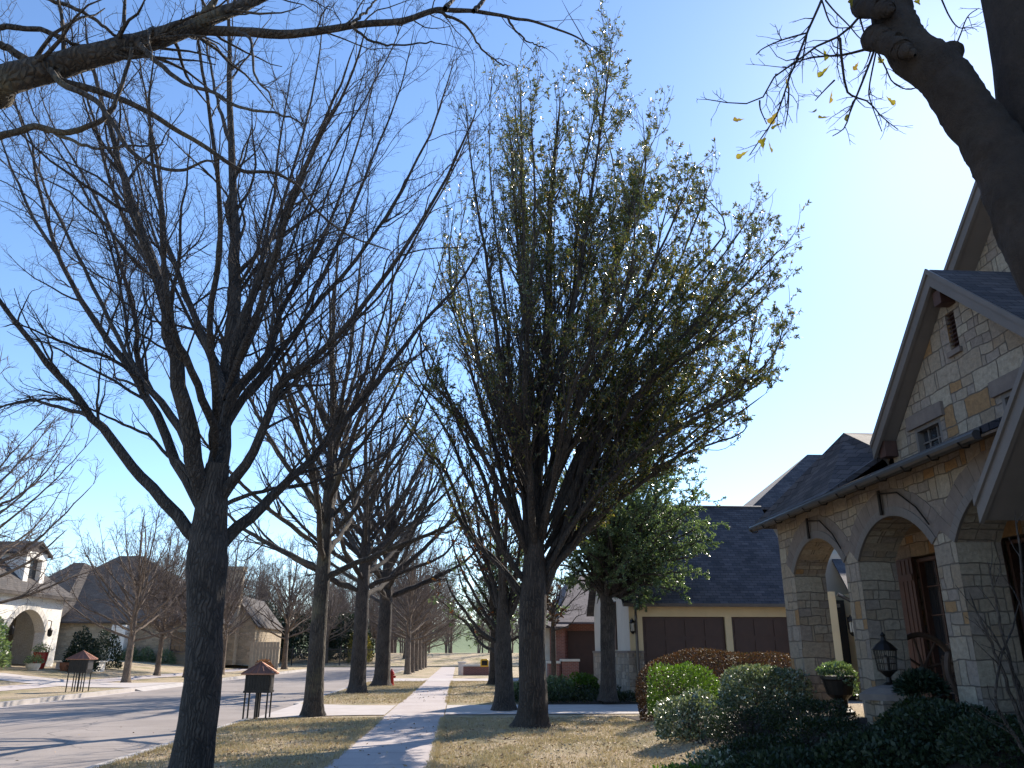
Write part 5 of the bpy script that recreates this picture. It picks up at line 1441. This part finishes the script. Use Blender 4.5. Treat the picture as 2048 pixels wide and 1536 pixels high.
# big cage lantern standing on the pillar
lx, ly, lz = px_, py_, 1.172
r = empty("lantern", (lx, ly, lz), "dark cage lantern with pointed roof standing on the low stone pillar", "lantern")
def sc_(prof): return [(r_ * LS, z_ * LS) for r_, z_ in prof]
MB().lathe((lx, ly, lz), sc_([(.12, 0), (.05, .04), (.035, .12), (.12, .2), (.15, .22)]), 12).build("foot", M['iron'], r)
m = MB()
for k in range(16):
    a = k * math.pi / 8; m.tube([(lx + .15 * LS * math.cos(a), ly + .15 * LS * math.sin(a), lz + .22 * LS), (lx + .185 * LS * math.cos(a), ly + .185 * LS * math.sin(a), lz + .56 * LS)], .006, 5)
for zz, rr in ((.23, .15), (.34, .161), (.45, .172), (.56, .186)):
    m.tube([(lx + rr * LS * math.cos(k * math.pi / 12), ly + rr * LS * math.sin(k * math.pi / 12), lz + zz * LS) for k in range(25)], .008, 5)
m.build("cage", M['iron'], r)
MB().lathe((lx, ly, lz), sc_([(.215, .565), (.13, .66), (.05, .72), (.03, .78), (.045, .81), (.01, .86)]), 12).build("roof", M['iron'], r)
MB().lathe((lx, ly, lz + .22 * LS), sc_([(.05, 0), (.05, .22), (.02, .26)]), 10).build("lamp_glass", M['gutter'], r)
# planters
tx, ty = 6.32, 13.85
r = empty("planter", (tx, ty, pz(tx, ty)), "dark urn with ivy spilling over its sunlit rim, between the two far piers", "planter")
MB().lathe((tx, ty, pz(tx, ty) - .02), [(.2, 0), (.2, .08), (.11, .14), (.11, .26), (.2, .34), (.25, .56), (.27, .58), (.27, .63), (.22, .63)], 18).build("urn", M['iron'], r)
rng = rs(501); n = 1500
d = norm(rng.normal(0, 1, (n, 3))); d[:, 2] = np.abs(d[:, 2]); p = d * np.array((.28, .28, .2)) * (1 - .3 * rng.random((n, 1))) + (0, 0, .63)
dr = rng.random(n) < .35; an = rng.uniform(0, 6.28, n); p[dr] = np.stack([.29 * np.cos(an[dr]), .29 * np.sin(an[dr]), .65 - .38 * rng.random(dr.sum()) * (.4 + .6 * np.cos(an[dr]))], 1)
V, F = leaf_quads(p, d + (0, 0, .3), .055, rng, .55, .3, .7); obj_from_chunks("foliage", [(V, F)], M['evergreen'], r, False, rng.random(n))
tx, ty = 6.95, 11.55
tx, ty = 6.22, 11.15
r = empty("potted_fern", (tx, ty, pz(tx, ty)), "dark bushy fern in a pot between the stone pillar and the near pier", "potted plant")
MB().lathe((tx, ty, pz(tx, ty) - .03), [(.13, 0), (.16, .16), (.2, .34), (.22, .36), (.22, .4), (.18, .4)], 18).build("pot", M['iron'], r)
n = 2600; d = norm(rng.normal(0, 1, (n, 3))); d[:, 2] = np.abs(d[:, 2]) - .15
p = d * np.array((.31, .31, .27)) * (.25 + .75 * rng.random((n, 1)) ** .5) + (0, 0, .50)
V, F = leaf_quads(p, d + (0, 0, .2), .085, rng, .3, .3, .5); obj_from_chunks("foliage", [(V, F)], M['conifer'], r, False, rng.random(n))
# bench with a wheel shaped end
bx, by = 7.6, 12.6
r = empty("bench", (bx, by, FLOOR), "dark wooden bench with wheel shaped arms under the porch", "bench")
for yy in (11.9, 13.45):
    w = MB(); R_ = .52
    w.tube([(bx + R_ * math.cos(k * math.pi / 14), yy, FLOOR + .76 + R_ * math.sin(k * math.pi / 14)) for k in range(29)], .045, 8)
    for k in range(4):
        a = k * math.pi / 4 + .2; w.tube([(bx - R_ * math.cos(a), yy, FLOOR + .76 - R_ * math.sin(a)), (bx + R_ * math.cos(a), yy, FLOOR + .76 + R_ * math.sin(a))], .02, 6)
    w.lathe((bx, yy, FLOOR + .70), [(.07, 0), (.07, .12)], 10)
    w.build("wheel", M['wood'], r)
s_ = MB()
for k in range(4): s_.box(bx - .28 + k * .14, bx - .16 + k * .14, 11.96, 13.39, FLOOR + .42, FLOOR + .45)
s_.build("seat", M['wood'], r)
s_ = MB()
for k in range(3): s_.box(bx + .3, bx + .33, 11.96, 13.39, FLOOR + .55 + k * .15, FLOOR + .65 + k * .15)
s_.build("backrest", M['wood'], r)
for xx in (-.3, .3):
    for yy in (12.0, 13.35): MB().box(bx + xx - .03, bx + xx + .03, yy - .03, yy + .03, FLOOR, FLOOR + (.9 if xx > 0 else .42) - .001).build("leg", M['wood'], r)

# things on the white house's doorstep
WS = "pots by the white house's entry"
def pot(x, y, z, r0, h, mat, label, leaf=None, ls=.12):
    rt = empty("plant_pot", (x, y, z), label, "plant pot", WS)
    MB().lathe((x, y, z), [(r0 * .7, 0), (r0 * .95, h * .55), (r0, h * .95), (r0 * 1.08, h), (r0 * .85, h)], 14).build("pot", M[mat], rt)
    if leaf:
        g = rs(int(abs(x * 100))); n = 500; d = norm(g.normal(0, 1, (n, 3))); d[:, 2] = np.abs(d[:, 2])
        p = d * r0 * 1.3 * (.3 + .7 * g.random((n, 1))) + (0, 0, h)
        V, F = leaf_quads(p, d, ls, g, .4, .3, .5); obj_from_chunks("foliage", [(V, F)], M[leaf], rt, False, g.random(n))
    return rt
p = T(.9, -3.3, 0); pot(p[0], p[1], bz(p[0], p[1]), .42, .95, 'red_pot', "tall red glazed pot in the white house's archway", 'evergreen')
p = T(2.2, -2.6, 0); pot(p[0], p[1], bz(p[0], p[1]), .38, .5, 'terracotta', "low terracotta pot before the white house's archway", None)
p = T(2.2, -1.2, 0); pot(p[0], p[1], bz(p[0], p[1]), .45, .65, 'terracotta', "wide terracotta pot with a green plant at the white house's corner", 'lime')
p = T(1.6, -5.2, 0); pot(p[0], p[1], bz(p[0], p[1]), .4, .4, 'white_cap', "pale pot with green plant left of the red glazed pot", 'evergreen')
r = empty("planter_wall", T(1.9, -1.0, .3), "low pale stone planter wall at the white house's corner", "planter wall")
b = MB(); WB(b, 1.2, 3.0, -1.9, .8, .2, 1.0); b.build("wall", M['stone_pale'], r)
b = MB(); WB(b, 1.1, 3.1, -2.0, .9, 1.002, 1.08); b.build("coping", M['white_cap'], r)

# ------------------------------------------------------------------ grass and fallen leaves
t = NT("dry_grass_blade"); a = t.n("Attribute"); a.attribute_name = "rnd"
t.col(t.ramp(a.outputs["Fac"], [(0, (.62, .49, .33)), (.45, (.53, .40, .25)), (.7, (.40, .33, .17)), (.88, (.58, .45, .29)), (1, (.27, .26, .10))])); t.rough(.8)
tr = t.n("BsdfTranslucent"); tr.inputs[0].default_value = (.3, .25, .1, 1); mx = t.n("MixShader"); mx.inputs[0].default_value = .3
t.l(t.p.outputs[0], mx.inputs[1]); t.l(tr.outputs[0], mx.inputs[2]); t.l(mx.outputs[0], t.out.inputs[0]); M['blade'] = t.m
rng = rs(600)
def blades(n, x0, x1, y0, y1, h):
    x = rng.uniform(x0, x1, n); y = rng.uniform(y0, y1, n)
    keep = np.ones(n, bool)
    keep &= ~((x > 2.4 + 1.9 * ss(7, 14, y) - .1) & (y < 22.4) & (x > 2))
    keep &= ~((y > 22.2) & (y < 28.5))
    pat = np.array([mnoise.noise(Vector((a_ * .8, b_ * .8, 3))) + .6 * mnoise.noise(Vector((a_ * 2.6, b_ * 2.6, 9))) for a_, b_ in zip(x, y)])
    keep &= rng.random(n) < .62 + .9 * pat
    x, y = x[keep], y[keep]; pat = pat[keep]
    n = len(x); z = hgt(x, y)
    hh = h * rng.uniform(.35, 1.2, n); a_ = rng.uniform(0, 6.28, n); w = .004 + .004 * rng.random(n)
    ln = rng.normal(0, .55, (n, 2)) * hh[:, None]
    b0 = np.stack([x - np.cos(a_) * w, y - np.sin(a_) * w, z - .005], 1); b1 = np.stack([x + np.cos(a_) * w, y + np.sin(a_) * w, z - .005], 1)
    t1 = np.stack([x + ln[:, 0] + np.cos(a_) * w * .3, y + ln[:, 1] + np.sin(a_) * w * .3, z + hh], 1); t0 = np.stack([x + ln[:, 0] - np.cos(a_) * w * .3, y + ln[:, 1] - np.sin(a_) * w * .3, z + hh], 1)
    V = np.stack([b0, b1, t1, t0], 1).reshape(-1, 3)
    return (V, np.arange(n * 4).reshape(n, 4)), np.clip(rng.random(n) * .75 + .45 * np.clip(pat, -.3, .6), 0, 1)
edge = [blades(7000, -1.985, -1.87, 8.5, 23, .06), blades(7000, -.43, -.31, 8.5, 23, .06), blades(5000, -1.985, -1.86, 28.5, 52, .06), blades(5000, -.43, -.31, 28.3, 50, .06), blades(5000, -5.27, -5.1, 8.5, 22, .06)]
gch = edge + [blades(60000, -5.15, -1.95, 8.5, 23, .05), blades(70000, -.36, 4.6, 9, 22.6, .05), blades(26000, -5.1, -1.95, 28.5, 50, .06), blades(24000, -.34, 4.5, 28.3, 50, .06)]
tag(obj_from_chunks("grass", [g_[0] for g_ in gch], M['blade'], None, False, np.concatenate([g_[1] for g_ in gch])), "short dormant straw coloured grass along the sidewalk", "grass", None, "stuff")
t = NT("fallen_leaf"); a = t.n("Attribute"); a.attribute_name = "rnd"
t.col(t.ramp(a.outputs["Fac"], [(0, (.42, .32, .2)), (.4, (.30, .19, .10)), (.7, (.20, .11, .06)), (1, (.5, .42, .3))])); t.rough(.7); M['fallen'] = t.m
def litter(n, x0, x1, y0, y1):
    x = rng.uniform(x0, x1, n); y = rng.uniform(y0, y1, n); k = ~((y > 22.4) & (y < 28.4)); x, y = x[k], y[k]; n = len(x)
    p = np.stack([x, y, hgt(x, y) + .012 + .02 * rng.random(n)], 1)
    d = norm(np.stack([rng.normal(0, 1, n), rng.normal(0, 1, n), rng.normal(0, .25, n)], 1))
    return leaf_quads(p, d, .065, rng, .45, .5, .1)
ch = [litter(1700, -5.1, -1.95, 8.5, 23), litter(2400, -.3, 4.3, 9, 22.3), litter(1600, -5.1, -1.95, 28.5, 52), litter(1900, -.3, 4.5, 28.5, 50), litter(240, -1.9, -.4, 9, 40), litter(160, -9, -5.4, 10, 40)]
nn_ = sum(len(c_[1]) for c_ in ch)
tag(obj_from_chunks("fallen_leaves", ch, M['fallen'], None, False, rng.random(nn_)), "brown fallen leaves scattered over the lawn", "fallen leaves", None, "stuff")
